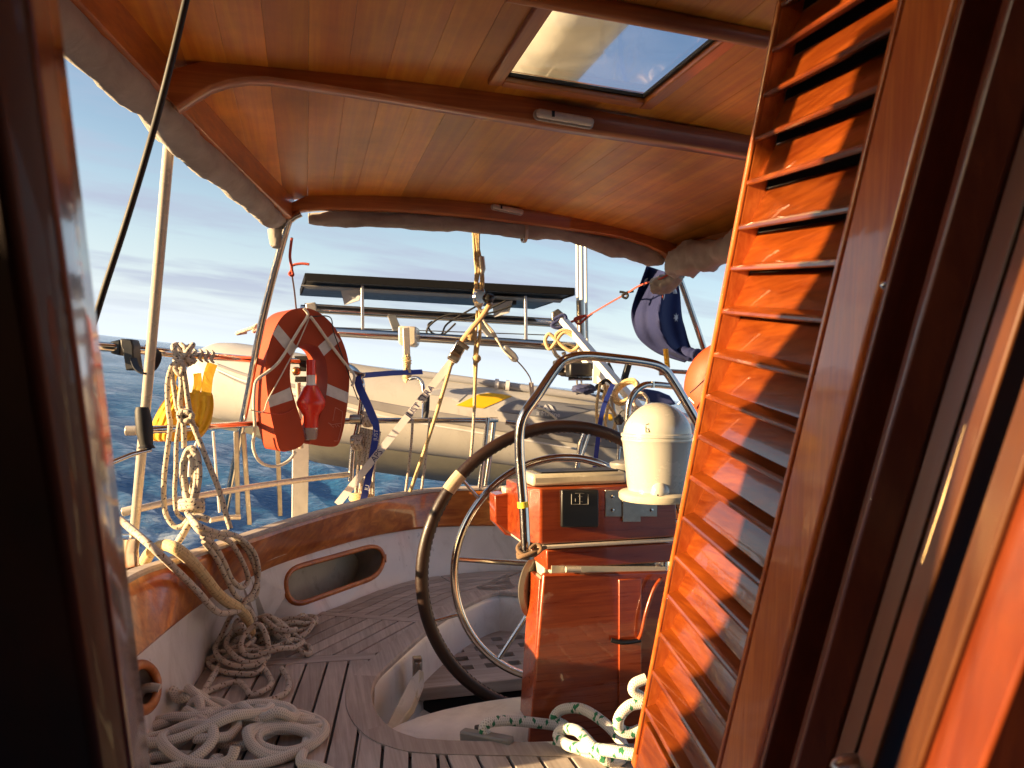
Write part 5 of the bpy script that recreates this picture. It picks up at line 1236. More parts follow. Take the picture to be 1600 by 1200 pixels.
for k in range(14):
    r_ = 7.5 if k % 2 == 0 else 3.3; t = math.pi*2*k/14; star.append((1056.5+r_*0.62*math.sin(t), 496-r_*math.cos(t)))
vs = [hit(bvf, 1056.5, 496, 0.004)]+[hit(bvf, x, y, 0.004) for x, y in star]
if all(v_ is not None for v_ in vs):
    b = MB(); b.add(vs, [(0, 1+i, 1+(i+1) % 14) for i in range(14)]); b.build('white_star', M_PRINT, fl, smooth_deg=0, fix=False)
for q, m_, n_ in (([(1029, 446), (1040, 448), (1040, 470), (1036, 472), (1031, 462)], M_PRINT, 'white_stripe'), ([(1034, 450), (1037, 451), (1037, 469), (1035, 466)], M_RED, 'red_stripe'), ([(1049, 446), (1057, 450), (1058, 459), (1052, 459)], M_PRINT, 'white_stripe'), ([(1053, 445), (1058, 444), (1058, 455)], M_RED, 'red_stripe'), ([(1008, 436), (1013, 434), (1006, 448), (1004, 446)], M_PRINT, 'white_stripe')):
    decal(q, m_, n_, 0.005 if n_ != 'red_stripe' else 0.007)
b = MB(); b.tube(smooth(PL([(1060, 548, 3.78), (1075, 553, 3.72), (1090, 556, 3.68), (1104, 560, 3.6)]), 5), [0.012, 0.02, 0.03, 0.033, 0.028, 0.03, 0.036, 0.034, 0.03, 0.034, 0.036, 0.03, 0.02, 0.02, 0.02, 0.012][:16], 12); b.build('gathered_corner', M_FLAG, fl, smooth_deg=60)

# ================================================================ tackle and ropes over the stern
tk = thing('mainsheet_tackle', 'gold rope tackle with metal blocks hanging at the middle of the stern', 'tackle', P(752, 490, 3.3))
def tr(l, r, mat, name='rope_fall', d=3.3, sm=6):
    b = MB(); b.tube(smooth(PL(l, d), sm) if len(l) > 2 else PL(l, d), r, 8); return b.build(name, mat, tk, smooth_deg=75)
for l in ([(739, 355), (742, 400), (745, 440), (745, 478)], [(744, 355), (746, 400), (743, 440), (746, 472)], [(748, 355), (748, 395), (752, 430), (750, 470)], [(746, 380), (752, 410), (755, 440), (752, 468)], [(742, 360), (748, 420), (741, 460), (744, 478)]):
    tr(l, 0.0062, M_ROPEY)
b = MB(); b.tube([P(749, 400, 3.3), P(752, 402, 3.3), P(754, 420, 3.3), P(753, 432, 3.3)], [0.004, 0.014, 0.014, 0.006], 10); b.build('upper_block', M_TAN, tk, smooth_deg=50)
b = MB(); b.prism(PL([(741, 452), (757, 450), (758, 468), (752, 480), (743, 480), (739, 466)], 3.27), c2b(0, .05, 0)); b.build('lower_block', M_STEELD, tk, bevel=0.008)
b = MB(); b.lathe([(0.01, -0.012), (0.027, -0.012), (0.022, 0), (0.027, 0.012), (0.01, 0.012)], P(749, 464, 3.24), c2b(0.5, -0.8, 0).normalized(), 20); b.build('sheave', M_STEEL, tk, smooth_deg=40)
b = MB(); b.blob(P(763, 466, 3.25), (0.026, 0.024, 0.02), 14, 9, amp=0.3); b.build('cam_cleat', M_BLACK, tk, smooth_deg=50)
tr([(748, 478), (752, 486), (762, 482), (766, 472), (760, 462)], 0.009, M_TAN, 'shackle')
tr([(749, 480), (750, 520), (746, 545), (744, 570), (742, 610), (741, 640)], 0.0075, M_ROPEY, 'tail_line'); tr([(741, 640), (738, 690), (733, 742)], 0.0065, M_ROPE, 'tail_line', 3.25)
tr([(745, 485), (744, 520), (741, 560), (742, 612)], 0.005, M_ROPEY, 'tail_line')
b = MB(); b.blob(P(745, 560, 3.28), (0.018, 0.018, 0.018), 12, 8, amp=0.3); b.blob(P(737, 522, 3.28), (0.022, 0.015, 0.028), 12, 8, amp=0.4); b.build('knot', M_ROPEY, tk, smooth_deg=60)
# right leg with block to the dinghy
tr([(752, 496), (765, 515), (779, 534)], 0.0055, M_ROPEW, 'leg_line'); tr([(754, 500), (772, 520), (785, 545), (800, 560)], 0.0045, M_ROPEW, 'leg_line')
b = MB(); b.prism(PL([(786, 540), (792, 539), (806, 552), (811, 560), (808, 566), (800, 565), (792, 555)], 3.3), c2b(0, .02, 0)); b.build('leg_block', M_ALU, tk, bevel=0.005)
tr([(806, 562), (818, 575), (828, 590), (831, 604)], 0.003, M_STEELD, 'leg_wire', 3.3); 
b = MB(); b.ribbon(PL([(830, 598, 3.5), (832, 622, 4.0)]), 0.022, c2b(1, 0, 0), 0.004); b.build('leg_tab', M_WHITE, tk)
# tan strap, ratchet and printed grey strap
st = thing('ratchet_strap', 'grey printed ratchet strap stretched diagonally down from the tackle', 'strap', P(525, 788, 3.5))
b = MB(); b.tube(smooth(PL([(766, 474, 3.25), (755, 492, 3.25), (738, 512, 3.26), (724, 530, 3.28), (716, 545, 3.3)]), 6), 0.011, 10, flat=0.5); b.build('tan_webbing', plain('tan_web', (0.52, 0.33, 0.16), 0.7), st, smooth_deg=50)
b = MB(); b.bar(P(722, 536, 3.28), P(706, 564, 3.3), 0.050, 0.025, up=ray(710, 550)); b.build('ratchet_body', M_STEEL, st, bevel=0.006)
b = MB(); b.tube([P(703, 553, 3.26), P(718, 562, 3.26)], 0.018, 14); b.build('ratchet_drum', M_STEELD, st, bevel=0.004)
b = MB(); b.tube([P(716, 534, 3.25), P(732, 545, 3.25)], 0.010, 10); b.build('ratchet_pin', M_STEELD, st)
SA, SB = P(708, 562, 3.3), P(527, 788, 3.42); sdir = (SB-SA).normalized(); sn = -ray(620, 670); sside = sdir.cross(sn).normalized(); sn = sside.cross(sdir).normalized()
if sn.dot(ray(620, 670)) > 0: sn = -sn
b = MB(); b.bar(SA, SB, 0.032, 0.0025, up=sn); b.build('grey_webbing', M_GREYW, st)
def strap_text(txt, A, B, t0, size, mat, parent, side, nrm, flip=False):
    vs, fs = text_mesh(txt, size); d = (B-A).normalized(); o = A+(B-A)*t0; b = MB()
    # letters read upwards along the strap
    w = -d; u = nrm.cross(w).normalized()
    b.add([o+w*v_.x+u*(v_.y-size*0.36)+nrm*0.003 for v_ in vs], fs); return b.build('lettering', mat, parent, smooth_deg=0, fix=False)
strap_text('JUST STRA', SA, SB, 0.385, 0.038, M_INK, st, sside, sn); strap_text('APS', SA, SB, 0.69, 0.038, M_INK, st, sside, sn)
for i, l in enumerate(([(706, 566, 3.3), (690, 620, 3.32), (668, 690, 3.36), (641, 768, 3.42)], [(672, 652, 3.5), (668, 690, 3.5), (659, 765, 3.5)], [(645, 655, 3.5), (642, 700, 3.5), (634, 768, 3.5)])):
    rope_px(l, 0.0085 if i == 0 else 0.006, M_ROPEY if i == 0 else M_ROPEB, 'lashing_line', ['thick pale line slanting from the ratchet down to the coaming', 'right of two thin fleck lines hanging from the middle rail', 'left of two thin fleck lines hanging from the middle rail'][i], 'rope', group='lines tied down to the stern coaming')
# blue strap
bs = thing('blue_strap', 'bright blue webbing strap twisting down from the dinghy past the horseshoe buoy', 'strap', P(560, 790, 3.4))
b = MB(); b.ribbon(PL([(660, 581, 4.0), (610, 583, 3.85), (562, 587, 3.6)]), 0.026, [c2b(0, 0.4, 1)]*3, 0.003); b.ribbon(smooth(PL([(558, 588, 3.48), (562, 606, 3.46), (574, 632, 3.42), (586, 660, 3.4)]), 5), 0.036, c2b(1, -0.25, 0.0), 0.003); b.build('webbing', M_BLUE, bs, smooth_deg=50)
b = MB(); b.ribbon(smooth(PL([(586, 658, 3.39), (588, 672, 3.38), (584, 700, 3.38), (577, 740, 3.4), (566, 790, 3.42)]), 5), 0.030, c2b(1, 0, 0.05), 0.003); b.build('printed_webbing', M_BLUE, bs, smooth_deg=50)
strap_text('JUST', P(588.5, 658, 3.375), P(585.5, 696, 3.365), 0.80, 0.024, M_PRINT, bs, None, -ray(586, 680))
strap_text('JU', P(579, 735, 3.385), P(568, 785, 3.40), 0.62, 0.026, M_PRINT, bs, None, -ray(575, 750))
b = MB(); b.tube([P(548, 580, 3.5), P(570, 586, 3.5)], 0.008, 8); b.build('buckle', M_STEELD, bs)
# bundled rope hanging by the rail end and rings
for i in range(7):
    x = 560+i*4.5; rope_px([(x+6, 668+i, 3.5), (x+2, 700, 3.5), (x-2+3*math.sin(i*2), 740, 3.5), (x-4, 778, 3.5)], 0.0075, M_ROPEB, 'hanging_rope', ['leftmost','second from left','third from left','middle','third from right','second from right','rightmost'][i]+' strand of the pale rope bundle hanging behind the blue strap', 'rope', group='pale rope strands bundled by the rail end')
for c, l in (((574, 655), 'pale rope ring tied on the middle rail beside the blue strap'), ((558, 692), 'dull rope ring round the rail post below the buoy')):
    b = MB()
    for j in range(3):
        cc = P(*c, 3.48)+V((0.012*j-0.012, 0, 0)); b.tube([cc+V((0.006*math.sin(3*t+j), 0.028*math.cos(t), 0.030*math.sin(t))) for t in [2*math.pi*i/18 for i in range(18)]], 0.008, 8, closed=True)
    o = b.build('rope_ring', M_ROPEB, smooth_deg=70); tag(o, l, 'rope')
b = MB(); b.tube([P(560+3.2*math.cos(i*1.1)*4, 772+i*0.35, 3.47+0.02*math.sin(i*1.1)) for i in range(30)], 0.007, 8); o = b.build('rope_tie', M_ROPEY, smooth_deg=70); tag(o, 'pale rope turns binding the foot of the hanging rope bundle', 'rope')
rope_px([(385, 519, 3.4), (370, 521, 3.4), (395, 512, 3.35), (402, 508, 3.35), (396, 518, 3.35), (404, 514, 3.35)], 0.008, M_ROPEB, 'rail_tie', 'pale rope tied round the brown pole beside the buoy', 'rope')
rope_px([(456, 372, 3.0), (453, 400, 3.05), (456, 420, 3.1), (452, 428, 3.1), (458, 430, 3.1), (456, 416, 3.1), (470, 412, 3.1), (483, 413, 3.1)], 0.0055, M_ROPER, 'red_cord', 'short red cord with a knot holding up the horseshoe buoy', 'cord')
rope_px([(456, 428, 3.1), (460, 455, 3.2), (463, 484, 3.3)], 0.0035, M_STEELD, 'buoy_wire', 'thin wire between the red knot and the top of the buoy', 'wire')
# yellow bags
yb = thing('yellow_bag', 'yellow cloth drogue bags with straps hanging from the top rail', 'bag', P(280, 690, 2.75))
def bag(L, Rr, d, name, fold, bulge=0.05, seed=0):
    l, r_ = smooth2(L, 5), smooth2(Rr, 5); rows = []; n = 22
    for i in range(len(l)):
        fr_, bk_ = [], []
        for k in range(n+1):
            t = k/n; x = lerp(l[i][0], r_[i][0], t); y = lerp(l[i][1], r_[i][1], t); bb = bulge*math.sin(math.pi*t)*math.sin(math.pi*min(1, max(0.04, i/(len(l)-1))))**0.5+0.006*math.sin(t*fold+i*0.25+seed)
            fr_.append(P(x, y, d-bb)); bk_.append(P(x, y, d+bb*0.8+0.004))
        rows.append(fr_+bk_[::-1][1:-1])
    b = MB(); b.loft(rows, close_u=True); b.face(range(len(rows[0]))); b.face([(len(rows)-1)*len(rows[0])+i for i in range(len(rows[0]))]); return b.build(name, M_BAG, yb, smooth_deg=70)
bag([(272, 605), (262, 618), (250, 635), (240, 655), (234, 672), (236, 686), (245, 690)], [(284, 605), (287, 620), (288, 640), (288, 655), (288, 670), (286, 684), (282, 690)], 2.78, 'left_pouch', 34)
bag([(282, 614), (285, 625), (290, 640), (290, 655), (288, 668), (284, 680), (284, 690)], [(330, 612), (333, 620), (334, 635), (332, 650), (328, 665), (318, 680), (308, 688)], 2.82, 'right_pouch', 22, seed=2)
for pts, w in (([(308, 583), (309, 600), (305, 618)], 0.028), ([(332, 568), (325, 590), (322, 618)], 0.036), ([(275, 575), (268, 600), (282, 620)], 0.03)):
    b = MB(); b.ribbon(smooth(PL(pts, 2.80), 5), w, c2b(1, 0.1, 0), 0.004); b.build('strap', M_BAG, yb, smooth_deg=50)
for i in range(5):
    x = 296+i*9; y = 554+i*0.8; b = MB(); c = P(x, y, 2.66); b.tube([c+V((0.004*math.sin(3*t), 0.020*math.cos(t), 0.020*math.sin(t))) for t in [2*math.pi*k/16 for k in range(16)]], 0.004, 7, closed=True); b.build('ring', M_ROPEB, yb)

# left hanging fleck rope coil
def hang(l, label, r=0.0085, mat=None, d=None): return rope_px(l, r, mat or M_ROPE, 'fleck_rope', label, 'rope', d=d, sm=7, group='fleck rope hung on the rail')
G = 2.42
def cd(x): return min(at_px(cWB, x).x*SP+at_px(cWB, x).y*CP, at_px(cWT, x).x*SP+at_px(cWT, x).y*CP)-0.04
hang([(285, 556), (276, 566), (268, 574), (262, 600), (263, 640), (266, 665), (262, 700), (257, 740), (256, 780), (260, 805), (272, 822), (284, 822), (294, 812)], 'long left strand of fleck rope looping down from the top rail', d=G)
hang([(282, 572), (284, 600), (281, 630), (285, 645), (287, 670), (288, 700)], 'middle strand of fleck rope falling to the coil', d=G)
hang([(286, 575), (290, 600), (294, 630), (297, 645)], 'strand of fleck rope ending in the upper knot', d=G)
hang([(295, 645), (302, 665), (312, 690), (328, 730), (342, 765), (352, 800), (360, 826)], 'right slanting strand of fleck rope down to the coaming', d=G)
hang([(268, 580), (272, 610), (277, 640), (282, 646), (276, 690), (275, 730), (273, 770), (276, 800), (288, 812)], 'inner strand of fleck rope behind the coil', r=0.007, d=G+0.04)
b = MB()
for j in range(5):
    cc = P(285+j*5-8, 552+(j % 2)*4, 2.46); b.tube([cc+V((0.010*math.sin(2*t+j), 0.026*math.cos(t), 0.028*math.sin(t))) for t in [2*math.pi*i/18 for i in range(18)]], 0.0085, 8, closed=True)
b.tube(smooth(PL([(276, 560), (286, 572), (282, 585), (274, 575), (284, 562)], 2.40), 6), 0.0085, 8)
o = b.build('rope_hitch', M_ROPEB, smooth_deg=70); tag(o, 'clump of rope hitches wound on the top rail above the fleck rope', 'rope')
rr = random.Random(5); b = MB(); pts = []
for i in range(26):
    t = 2*math.pi*i/7; pts.append(P(290+math.cos(t)*(9+2*rr.random()), 648+math.sin(t)*7+i*0.15, G-0.02+0.02*math.sin(t*1.7)))
b.tube(smooth(pts, 4), 0.0085, 8); o = b.build('upper_knot', M_ROPE, smooth_deg=70); tag(o, 'upper knot in the hanging fleck rope level with the yellow bags', 'knot')
# the coil loops
for i, (w, h0, h1, dx) in enumerate(((13, 702, 785, 0), (17, 706, 790, 1), (9, 712, 780, -2), (15, 700, 775, 2))):
    l = []
    for k in range(16):
        t = 2*math.pi*k/16; y = lerp(h0, h1, (1-math.cos(t))/2); l.append((297+dx+math.sin(t)*w*(1-0.45*((y-h0)/(h1-h0))), y, G-0.03+0.018*math.cos(t+i)+i*0.012))
    b = MB(); b.tube(smooth(PL(l), 4, True), 0.0088, 8, closed=True); o = b.build('coil_loop', M_ROPE, smooth_deg=75); tag(o, ['narrow front loop of the hanging fleck rope coil', 'widest loop of the hanging fleck rope coil', 'innermost loop of the hanging fleck rope coil', 'rear loop of the hanging fleck rope coil'][i], 'rope', 'loops of the hanging rope coil')
b = MB(); pts = [P(299+math.cos(2*math.pi*i/9)*17, 782+i*0.55+3*math.sin(i*0.7), G-0.03+0.03*math.sin(2*math.pi*i/9)) for i in range(30)]; b.tube(smooth(pts, 4), 0.0088, 8)
o = b.build('coil_wrap', M_ROPE, smooth_deg=75); tag(o, 'turns of fleck rope wrapped round the foot of the hanging coil', 'rope')
hang([(292, 800, 2.36), (300, 815, 2.33), (312, 830, 2.28), (330, 840, cd(330)), (352, 832, cd(352)), (375, 845, cd(375)), (392, 870, cd(392)), (402, 905, cd(402)), (400, 930, cd(400)), (385, 938, cd(385)), (368, 930, cd(368)), (352, 900, cd(352)), (338, 872, cd(338)), (318, 846, cd(318))], 'outer fleck rope loop hanging over the coaming board')
hang([(300, 808, 2.33)]+[(x, y, cd(x)-0.012) for x, y in ((318, 832), (340, 838), (362, 850), (380, 880), (388, 905), (378, 918), (362, 905), (350, 878), (335, 852), (316, 838))], 'inner fleck rope loop hanging over the coaming board')
hang([(296, 806, 2.33)]+[(x, y, cd(x)-0.022) for x, y in ((312, 822), (345, 834), (370, 838), (396, 862), (404, 895), (396, 925), (380, 945), (384, 965), (395, 985))], 'third fleck rope loop hanging over the coaming board')
hang([(326, 812), (310, 808), (296, 818), (286, 835), (276, 850)], 'short fleck rope end bent over the foot of the coil', d=2.34, r=0.011)
# cut bit of light-brown rope across the coaming, plus thinner line
rope_px([(226, 878, 2.30), (236, 862, 2.26), (256, 852, 2.24), (276, 858, cd(276)-.03)]+[(x, y, cd(x)-0.02) for x, y in ((300, 878), (320, 902), (338, 925), (355, 940), (372, 950), (385, 965), (392, 990))], 0.017, M_ROPEY, 'mooring_rope', 'thick frayed tan rope lying over the coaming edge', 'rope', n=12)
rope_px([(188, 812, 2.2), (230, 848, 2.05), (262, 878, 2.08)]+[(x, y, cd(x)-0.03) for x, y in ((285, 900), (310, 925), (330, 948), (345, 958), (368, 955), (385, 950), (398, 968))], 0.010, M_ROPEB, 'sheet_rope', 'grey-brown rope running from the left rail over the coaming', 'rope')

# ---- tangles of rope on the seat
def tangle(region, nloops, rad, mat, label, seed, z0=SEAT+0.012, zh=0.10, scale=0.13, name='rope_tangle', n=9, group=None):
    """loose heap of rope: a wandering looping path inside an ellipse on the seat, piled higher towards its middle"""
    c, ax, ay, ang = region; rr = random.Random(seed); pts = []; t = rr.random()*6; hd = 0; p = V((0, 0, 0))
    steps = nloops*11
    for i in range(steps):
        lo = i/11*2*math.pi/2.4
        cx_ = 0.95*noise.noise(V((i*0.045, seed, 1.3)))*2; cy_ = 0.95*noise.noise(V((i*0.045, seed, 7.7)))*2
        q = 0.36+0.34*noise.noise(V((i*0.11, seed, 3.1)))*2
        x = cx_+math.cos(i*2*math.pi/11)*q*(1+0.4*noise.noise(V((i*0.11, seed*2, 0)))); y = cy_+math.sin(i*2*math.pi/11)*q
        ll = math.hypot(x, y)
        if ll > 1: x /= ll**0.85; y /= ll**0.85
        h = (1-min(1, math.hypot(x, y))**2)*zh*(0.5+0.5*noise.noise(V((i*0.35, seed, 9))))*(0.25+0.75*i/steps)+rad
        ex = x*ax*math.cos(ang)-y*ay*math.sin(ang); ey = x*ax*math.sin(ang)+y*ay*math.cos(ang)
        pts.append(V((c.x+ex, c.y+ey, z0+max(rad, h))))
    b = MB(); b.tube(smooth(pts, 5), rad, n); o = b.build(name, mat, smooth_deg=75); tag(o, label, 'rope', group); return o
tangle((zp(402, 1028), 0.155, 0.20, 0.3), 15, 0.0085, M_ROPEB, 'heap of tangled brown-fleck rope below the coaming corner on the seat', 11, zh=0.24)
tangle((zp(468, 992), 0.17, 0.12, 0.6), 9, 0.0085, M_ROPEB, 'flatter tail of the brown-fleck rope heap spreading toward the stern', 23, zh=0.07)
rope_px([Zp(x, y, SEAT+0.022) for x, y in ((398, 1010), (402, 1030), (418, 1052), (424, 1068), (410, 1080), (392, 1085), (385, 1076), (372, 1066), (350, 1070), (325, 1080), (312, 1092), (325, 1102), (370, 1103), (420, 1094), (448, 1080), (450, 1062), (440, 1045))], 0.0085, M_ROPEB, 'rope_loop', 'loose loop of brown-fleck rope lying flat on the seat planks', 'rope')
rope_px([Zp(x, y, SEAT+0.024) for x, y in ((395, 975), (360, 1010), (340, 1045), (318, 1080), (300, 1105))], 0.009, M_ROPEB, 'rope_length', 'single rope length running down along the white locker wall', 'rope')
tangle((zp(330, 1175), 0.26, 0.16, 0.0), 15, 0.0125, M_ROPEW, 'big heap of thick cream rope at the lower left of the seat', 31, zh=0.15, n=10)
tangle((zp(250, 1150), 0.17, 0.17, 0.0), 8, 0.0125, M_ROPEW, 'cream rope coils piled against the round locker opening', 37, zh=0.20, n=10)
rope_px([Zp(x, y, z) for x, y, z in ((290, 1110, -.83), (320, 1130, -.84), (345, 1160, -.86), (380, 1165, -.87), (430, 1140, -.87), (455, 1122, -.88), (480, 1150, -.88), (470, 1190, -.88), (500, 1200, -.88), (560, 1230, -.885))], 0.0125, M_ROPEW, 'rope_bight', 'long bight of cream rope trailing off the heap to the right', 'rope', n=10)
# green-flecked rope over the white hump
ZG = -0.905
gl = [(1080, 1178), (1020, 1176), (940, 1178), (880, 1168), (820, 1168), (775, 1158), (756, 1142), (765, 1129), (800, 1126), (850, 1131), (882, 1134), (866, 1124), (878, 1109), (910, 1108), (945, 1130), (970, 1158), (975, 1182), (950, 1188), (925, 1165), (902, 1142), (880, 1140), (872, 1152), (892, 1166), (930, 1170), (985, 1178), (1060, 1190)]
rope_px([Zp(x, y, ZG+0.008+0.022*math.sin(k*1.1)+0.0022*k) for k, (x, y) in enumerate(gl)], 0.0135, M_ROPEG, 'green_fleck_rope', 'thick white rope with green flecks coiled at the foot of the pedestal door', 'rope', n=12)
rope_px([(1010, 1060, 1.75), (992, 1068, 1.75), (990, 1080, 1.75), (1005, 1090, 1.75)], 0.012, M_ROPEW, 'rope_end', 'white rope loop half hidden behind the shutter foot', 'rope', n=12)
rope_px([(1010, 1098, 1.75), (985, 1102, 1.75), (968, 1120, 1.75), (968, 1138, 1.76), (985, 1145, 1.76), (1005, 1138, 1.76)], 0.013, M_ROPEG, 'rope_end', 'green-flecked rope loop emerging from behind the shutter foot', 'rope', n=12)
o = tag((lambda b: (b.bar(P(722, 1148, 1.97), P(800, 1162, 1.9), 0.03, 0.03), b.build('grey_fitting', M_GREYP, bevel=0.006))[1])(MB()), 'dark grey plastic fitting at the front edge of the white hump', 'fitting')
b = MB(); b.box(P(750, 1141, 1.98), (0.025, 0.03, 0.02)); o = b.build('black_latch', M_BLACK, bevel=0.004); tag(o, 'tiny black latch on top of the grey fitting', 'latch')

# ================================================================ companionway: louvred shutter, frames
DD = c2b((430-800)/F, 1.0, -(4100-600)/F).normalized()          # down along the sloping bulkhead
DS = c2b((640-800)/F, 1.0, -(445-600)/F).normalized()           # along the slats, going aft
DN = DD.cross(DS).normalized()
if DN.dot(ray(1200, 600)) > 0: DN = -DN                          # faces the cockpit opening (to the left)
O0 = P(1265, 600, 0.78)
def DP(x, y, lift=0.0):
    d = ray(x, y); o = O0+DN*lift; t = o.dot(DN)/d.dot(DN); return d*t
Dm = Matrix((DD, DS, DN)).transposed().inverted()
def dco(p): return Dm @ (p-O0)   # skew door coordinates (down, aft, out)
def D3(u, s_, n_): return O0+DD*u+DS*s_+DN*n_
sF = sum(dco(DP(1220-0.201*y, y, 0.011))[1] for y in (0, 300, 600, 900, 1150))/5      # far outer edge
sL = sum(dco(DP(1414-0.249*y, y, 0.014))[1] for y in (60, 300, 600, 900, 1100))/5     # near ends of slats
sN = sum(dco(DP(1492-0.262*y, y, 0.016))[1] for y in (0, 300, 600, 900, 1150))/5      # near outer edge
sFi = sF-0.017
0 and print('door s', sF, sL, sN, [round(dco(DP(1220-0.201*y, y))[1], 3) for y in (0, 600, 1150)])
uT, uB = dco(DP(1225, -60))[0]-0.25, dco(DP(985, 1168))[0]
sh = thing('louvred_shutter', 'varnished orange-brown louvred door folded open at the right of the companionway', 'door', D3(uB, (sF+sN)/2, 0))
def dbox(u0, u1, s0, s1, n0, n1, name, mat, parent=sh, bevel=0.003):
    b = MB(); b.hexa([D3(u, s_, n_) for n_ in (n0, n1) for u, s_ in ((u0, s0), (u1, s0), (u1, s1), (u0, s1))]); return b.build(name, mat, parent, bevel=bevel)
TH0, TH1 = -0.016, 0.012
# orient grain along the stile: the material runs its grain along Z, which is near enough
dbox(uT, uB, sFi, sF, TH0, TH1, 'stile', M_STILE)
b = MB(); b.tube([D3(uT, sFi+0.004, TH1), D3(uB-0.03, sFi+0.004, TH1)], 0.004, 8); b.build('bead', M_STILE, sh, smooth_deg=60)
dbox(uT, uB+0.02, sN, sL-0.006, TH0, TH1+0.004, 'stile', M_STILE, bevel=0.005)
dbox(uT, uB+0.02, sL-0.0055, sL-0.0015, TH0, TH1-0.004, 'groove_fillet', M_FRAME)
dbox(uT, uB+0.02, sL-0.0012, sL+0.006, TH0, TH1+0.002, 'bead', M_STILE, bevel=0.002)
pitch = None
u1_ = dco(DP(1245, 91))[0]; us = [dco(DP(x, y))[0] for x, y in ((1232, 161), (1218, 229), (1201, 297), (1187, 367), (1152, 429), (1140, 496), (1128, 563), (1114, 627))]
pitch = (us[-1]-u1_)/8; 0 and print('pitch', pitch, [round(x, 3) for x in us])
prof = [(-0.010, -0.018), (-0.006, -0.0145), (pitch*0.60, -0.0035), (pitch*0.70, 0.0110), (pitch*0.745, 0.0125), (pitch*0.80, 0.0122), (pitch*0.83, 0.0105), (pitch*0.78, 0.0000), (pitch*0.70, -0.0060), (0.006, -0.0185)]
ys_ = [-205, -128, -52, 20, 91, 161, 229, 297, 367, 429, 496, 563, 627, 689, 752, 815, 875, 934, 993, 1051, 1108]
uk = [dco(DP(1236-0.201*y_, y_))[0] for y_ in ys_]; nsl = 0
for k in range(len(uk)-1):
    # the foot of each slat sits at uk[k+1]
    pt = uk[k+1]-uk[k]; sc = pt/pitch; b = MB(); rows = []
    for s_ in (sL+0.002, sFi+0.003): rows.append([D3(uk[k]+(pu*sc if pu > 0 else pu)+0.10*pt, s_, pn) for pu, pn in prof])
    b.loft(rows, close_u=True); m_ = len(prof); b.face(range(m_)); b.face([m_+i for i in range(m_)]); b.build('slat', M_DOOR, sh, smooth_deg=30); nsl += 1
ulast = uk[-1]
dbox(uT, uB, sL-0.001, sF-0.002, -0.0235, -0.0200, 'gap_shade_sheet', M_MATT)  # matt black sheet added so the gaps between slats read as dark shade
dbox(ulast+0.012, uB+0.02, sL+0.006, sFi-0.001, TH0, TH1-0.002, 'bottom_rail', M_DOOR)

# companionway frame, right: boards running down the sloping bulkhead
def board_px(secs, name, mat, parent, D=DD, t0=-1.1, t1=1.3, bevel=0.003):
    """secs: closed section given as (px, depth) at photo row 600"""
    pts = [P(x, 600, d) for x, d in secs]; b = MB(); b.prism([p+D*t0 for p in pts], D*(t1-t0)); return b.build(name, mat, parent, bevel=bevel)
cf = thing('companionway_surround', 'dark varnished companionway frame with stepped mouldings at the right edge', 'door frame', P(1450, 600, 0.5)+DD*1.0)
board_px([(1338, 0.700), (1346, 0.640), (1500, 0.640), (1480, 0.80)], 'door_back', M_FRAME, cf)
board_px([(1400, 0.595), (1408, 0.560), (1476, 0.545), (1600, 0.60), (1480, 0.63)], 'post', M_FRAME, cf)
board_px([(1478, 0.500), (1512, 0.435), (1640, 0.47), (1600, 0.54)], 'moulding', M_JAMB, cf)
board_px([(1518, 0.425), (1556, 0.380), (1700, 0.40), (1640, 0.46)], 'moulding', M_JAMB, cf)
board_px([(1558, 0.395), (1592, 0.388), (1760, 0.40), (1700, 0.43)], 'moulding', M_FRAME, cf)
board_px([(1596, 0.350), (1640, 0.310), (1860, 0.34), (1800, 0.37)], 'moulding', M_JAMB, cf)
board_px([(1650, 0.315), (1760, 0.26), (2100, 0.28), (1900, 0.34)], 'moulding', M_FRAME, cf)
b = MB(); c0 = P(1400, 470, 0.56); 
b.tube([P(1508, 664, 0.41), P(1470, 790, 0.41), P(1440, 880, 0.41)], [0.0001, 0.00035, 0.0001], 6); b.build('light_crack_strip', plain('light_crack_strip', (0.75, 0.55, 0.30), 0.25, metal=1.0), cf)  # bright metal thread stands in for light through a crack
b = MB(); b.blob(P(1383, 446, 0.64), (0.004, 0.004, 0.004), 12, 8); b.build('screw_head', M_STEEL, cf, smooth_deg=60)
b = MB(); b.blob(P(1338, 1197, 0.50), (0.018, 0.012, 0.006), 16, 8); b.build('latch_knob', M_STEELD, cf, smooth_deg=60)
# left frame
M_CAB = wood('cabin_wood', (0.03, 0.008, 0.004), (0.07, 0.018, 0.007), axis=2, fine=40, long=4, rough=0.6, coat=0.1)
DL = c2b((512-800)/F, 1.0, -(3500-600)/F).normalized()
lf = thing('companionway_post', 'dark glossy varnished door post close to the camera at the left edge', 'door post', P(100, 600, 0.36)+DL*0.9)
board_px([(163, 0.385), (126, 0.335), (-60, 0.335), (-60, 0.42), (150, 0.42)], 'post', M_GLOSS, lf, DL, -1.0, 1.2, bevel=0.004)
board_px([(118, 0.325), (60, 0.300), (-300, 0.300), (-300, 0.334), (118, 0.334)], 'inner_trim', M_CAB, lf, DL, -1.0, 1.2, bevel=0.004)
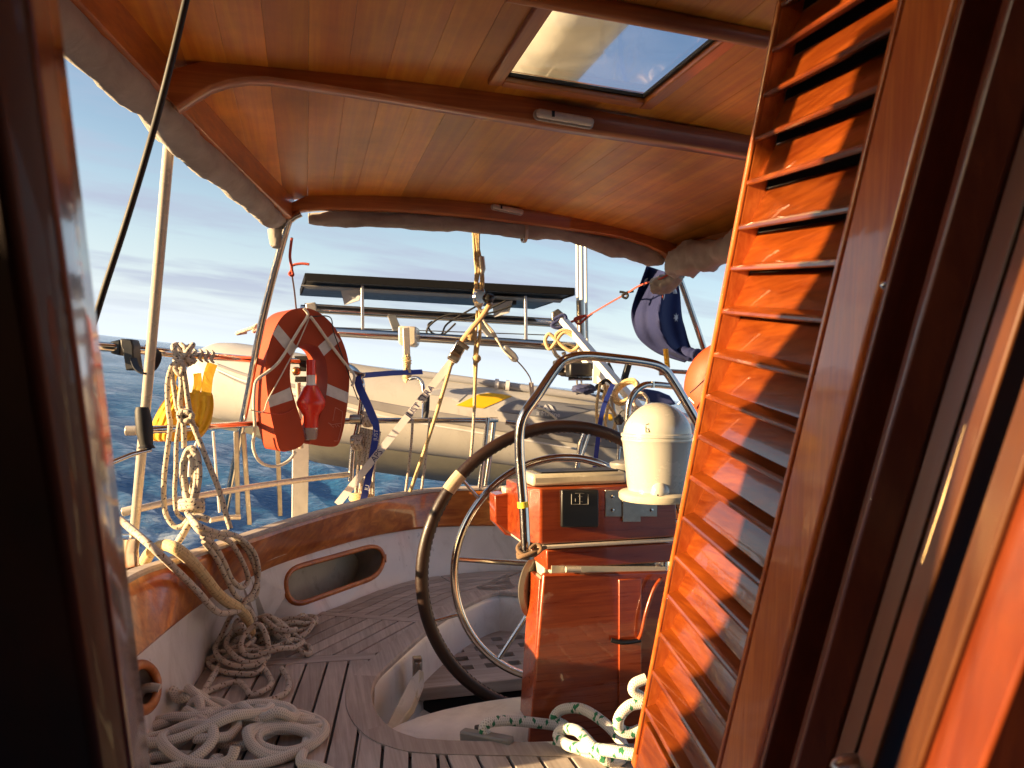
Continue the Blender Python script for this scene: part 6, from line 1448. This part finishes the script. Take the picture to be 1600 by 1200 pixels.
# cabin behind the camera: bulkhead and dark interior
cab = thing('cabin', 'dark wooden cabin interior and bulkhead around the companionway', 'cabin', c2b(0, 0.1, -1.2))
bl = P(-60, 600, 0.40)
b = MB(); q0 = P(-60, 600, 0.42); e_ = c2b(-1.0, 0.0, 0); b.prism([q0+DL*(-1.0), q0+e_*0.62+DL*(-1.0), q0+e_*0.70+DL*(-0.60), q0+e_*0.80+DL*(-0.42), q0+e_*1.02+DL*(-0.25), q0+e_*1.22+DL*(-0.05), q0+e_*1.30+DL*0.2, q0+e_*1.35+DL*1.2, q0+DL*1.2], c2b(0, -0.03, 0)); b.build('bulkhead_left', M_CAB, cab)  # unseen outer edge, shaped to cast the shadow boundary across the slats
q0 = P(1700, 600, 0.45); b = MB(); e_ = c2b(0.9, 0.2, 0); b.prism([q0+DD*(-1.0), q0+e_+DD*(-1.0), q0+e_+DD*1.2, q0+DD*1.2], c2b(0, -0.03, 0)); b.build('bulkhead_right', M_CAB, cab)
b = MB(); b.box(c2b(0.05, -0.75, -0.3), (2.7, 0.03, 2.5)); b.build('cabin_back', M_CAB, cab)
b = MB();  b.box(c2b(1.15, -0.2, -0.3), (0.03, 1.3, 2.4)); b.build('cabin_side', M_CAB, cab)
b = MB(); b.box(c2b(0.0, -0.28, 0.66), (2.5, 1.1, 0.03)); b.box(c2b(0.0, -0.28, -1.45), (2.5, 1.1, 0.03)); b.build('cabin_top', M_CAB, cab)

def cam_box(x0, x1, y0, y1, z0, z1, mb):
    mb.hexa([c2b(x, y, z) for z in (z0, z1) for x, y in ((x0, y0), (x1, y0), (x1, y1), (x0, y1))])
wx0, wx1 = -1.13, -1.10; b = MB()       # left cabin side; unseen window added to let low sun onto the right-hand mouldings
cam_box(wx0, wx1, -0.85, -0.30, -1.5, 0.66, b); cam_box(wx0, wx1, -0.030, 0.26, -1.5, 0.66, b)
b.prism([c2b(wx0, y, z) for y, z in ((0.2605, -1.5), (0.465, -1.5), (0.465, 0.24), (0.42, 0.32), (0.36, 0.38), (0.30, 0.46), (0.2605, 0.60))], c2b(wx1-wx0, 0, 0)); cam_box(wx0, wx1, -0.2995, -0.0305, -1.5, 0.00, b); cam_box(wx0, wx1, -0.2995, -0.0305, 0.40, 0.66, b)  # unseen forward part, outlined to throw shade on the lower slats
b.build('cabin_side', M_CAB, cab)
# ================================================================ put everything aboard onto the heeled boat
for o in list(S.objects):
    if o.parent is None and o.type in ('MESH', 'EMPTY') and o.name != 'sea':
        o.matrix_world = M @ o.matrix_basis
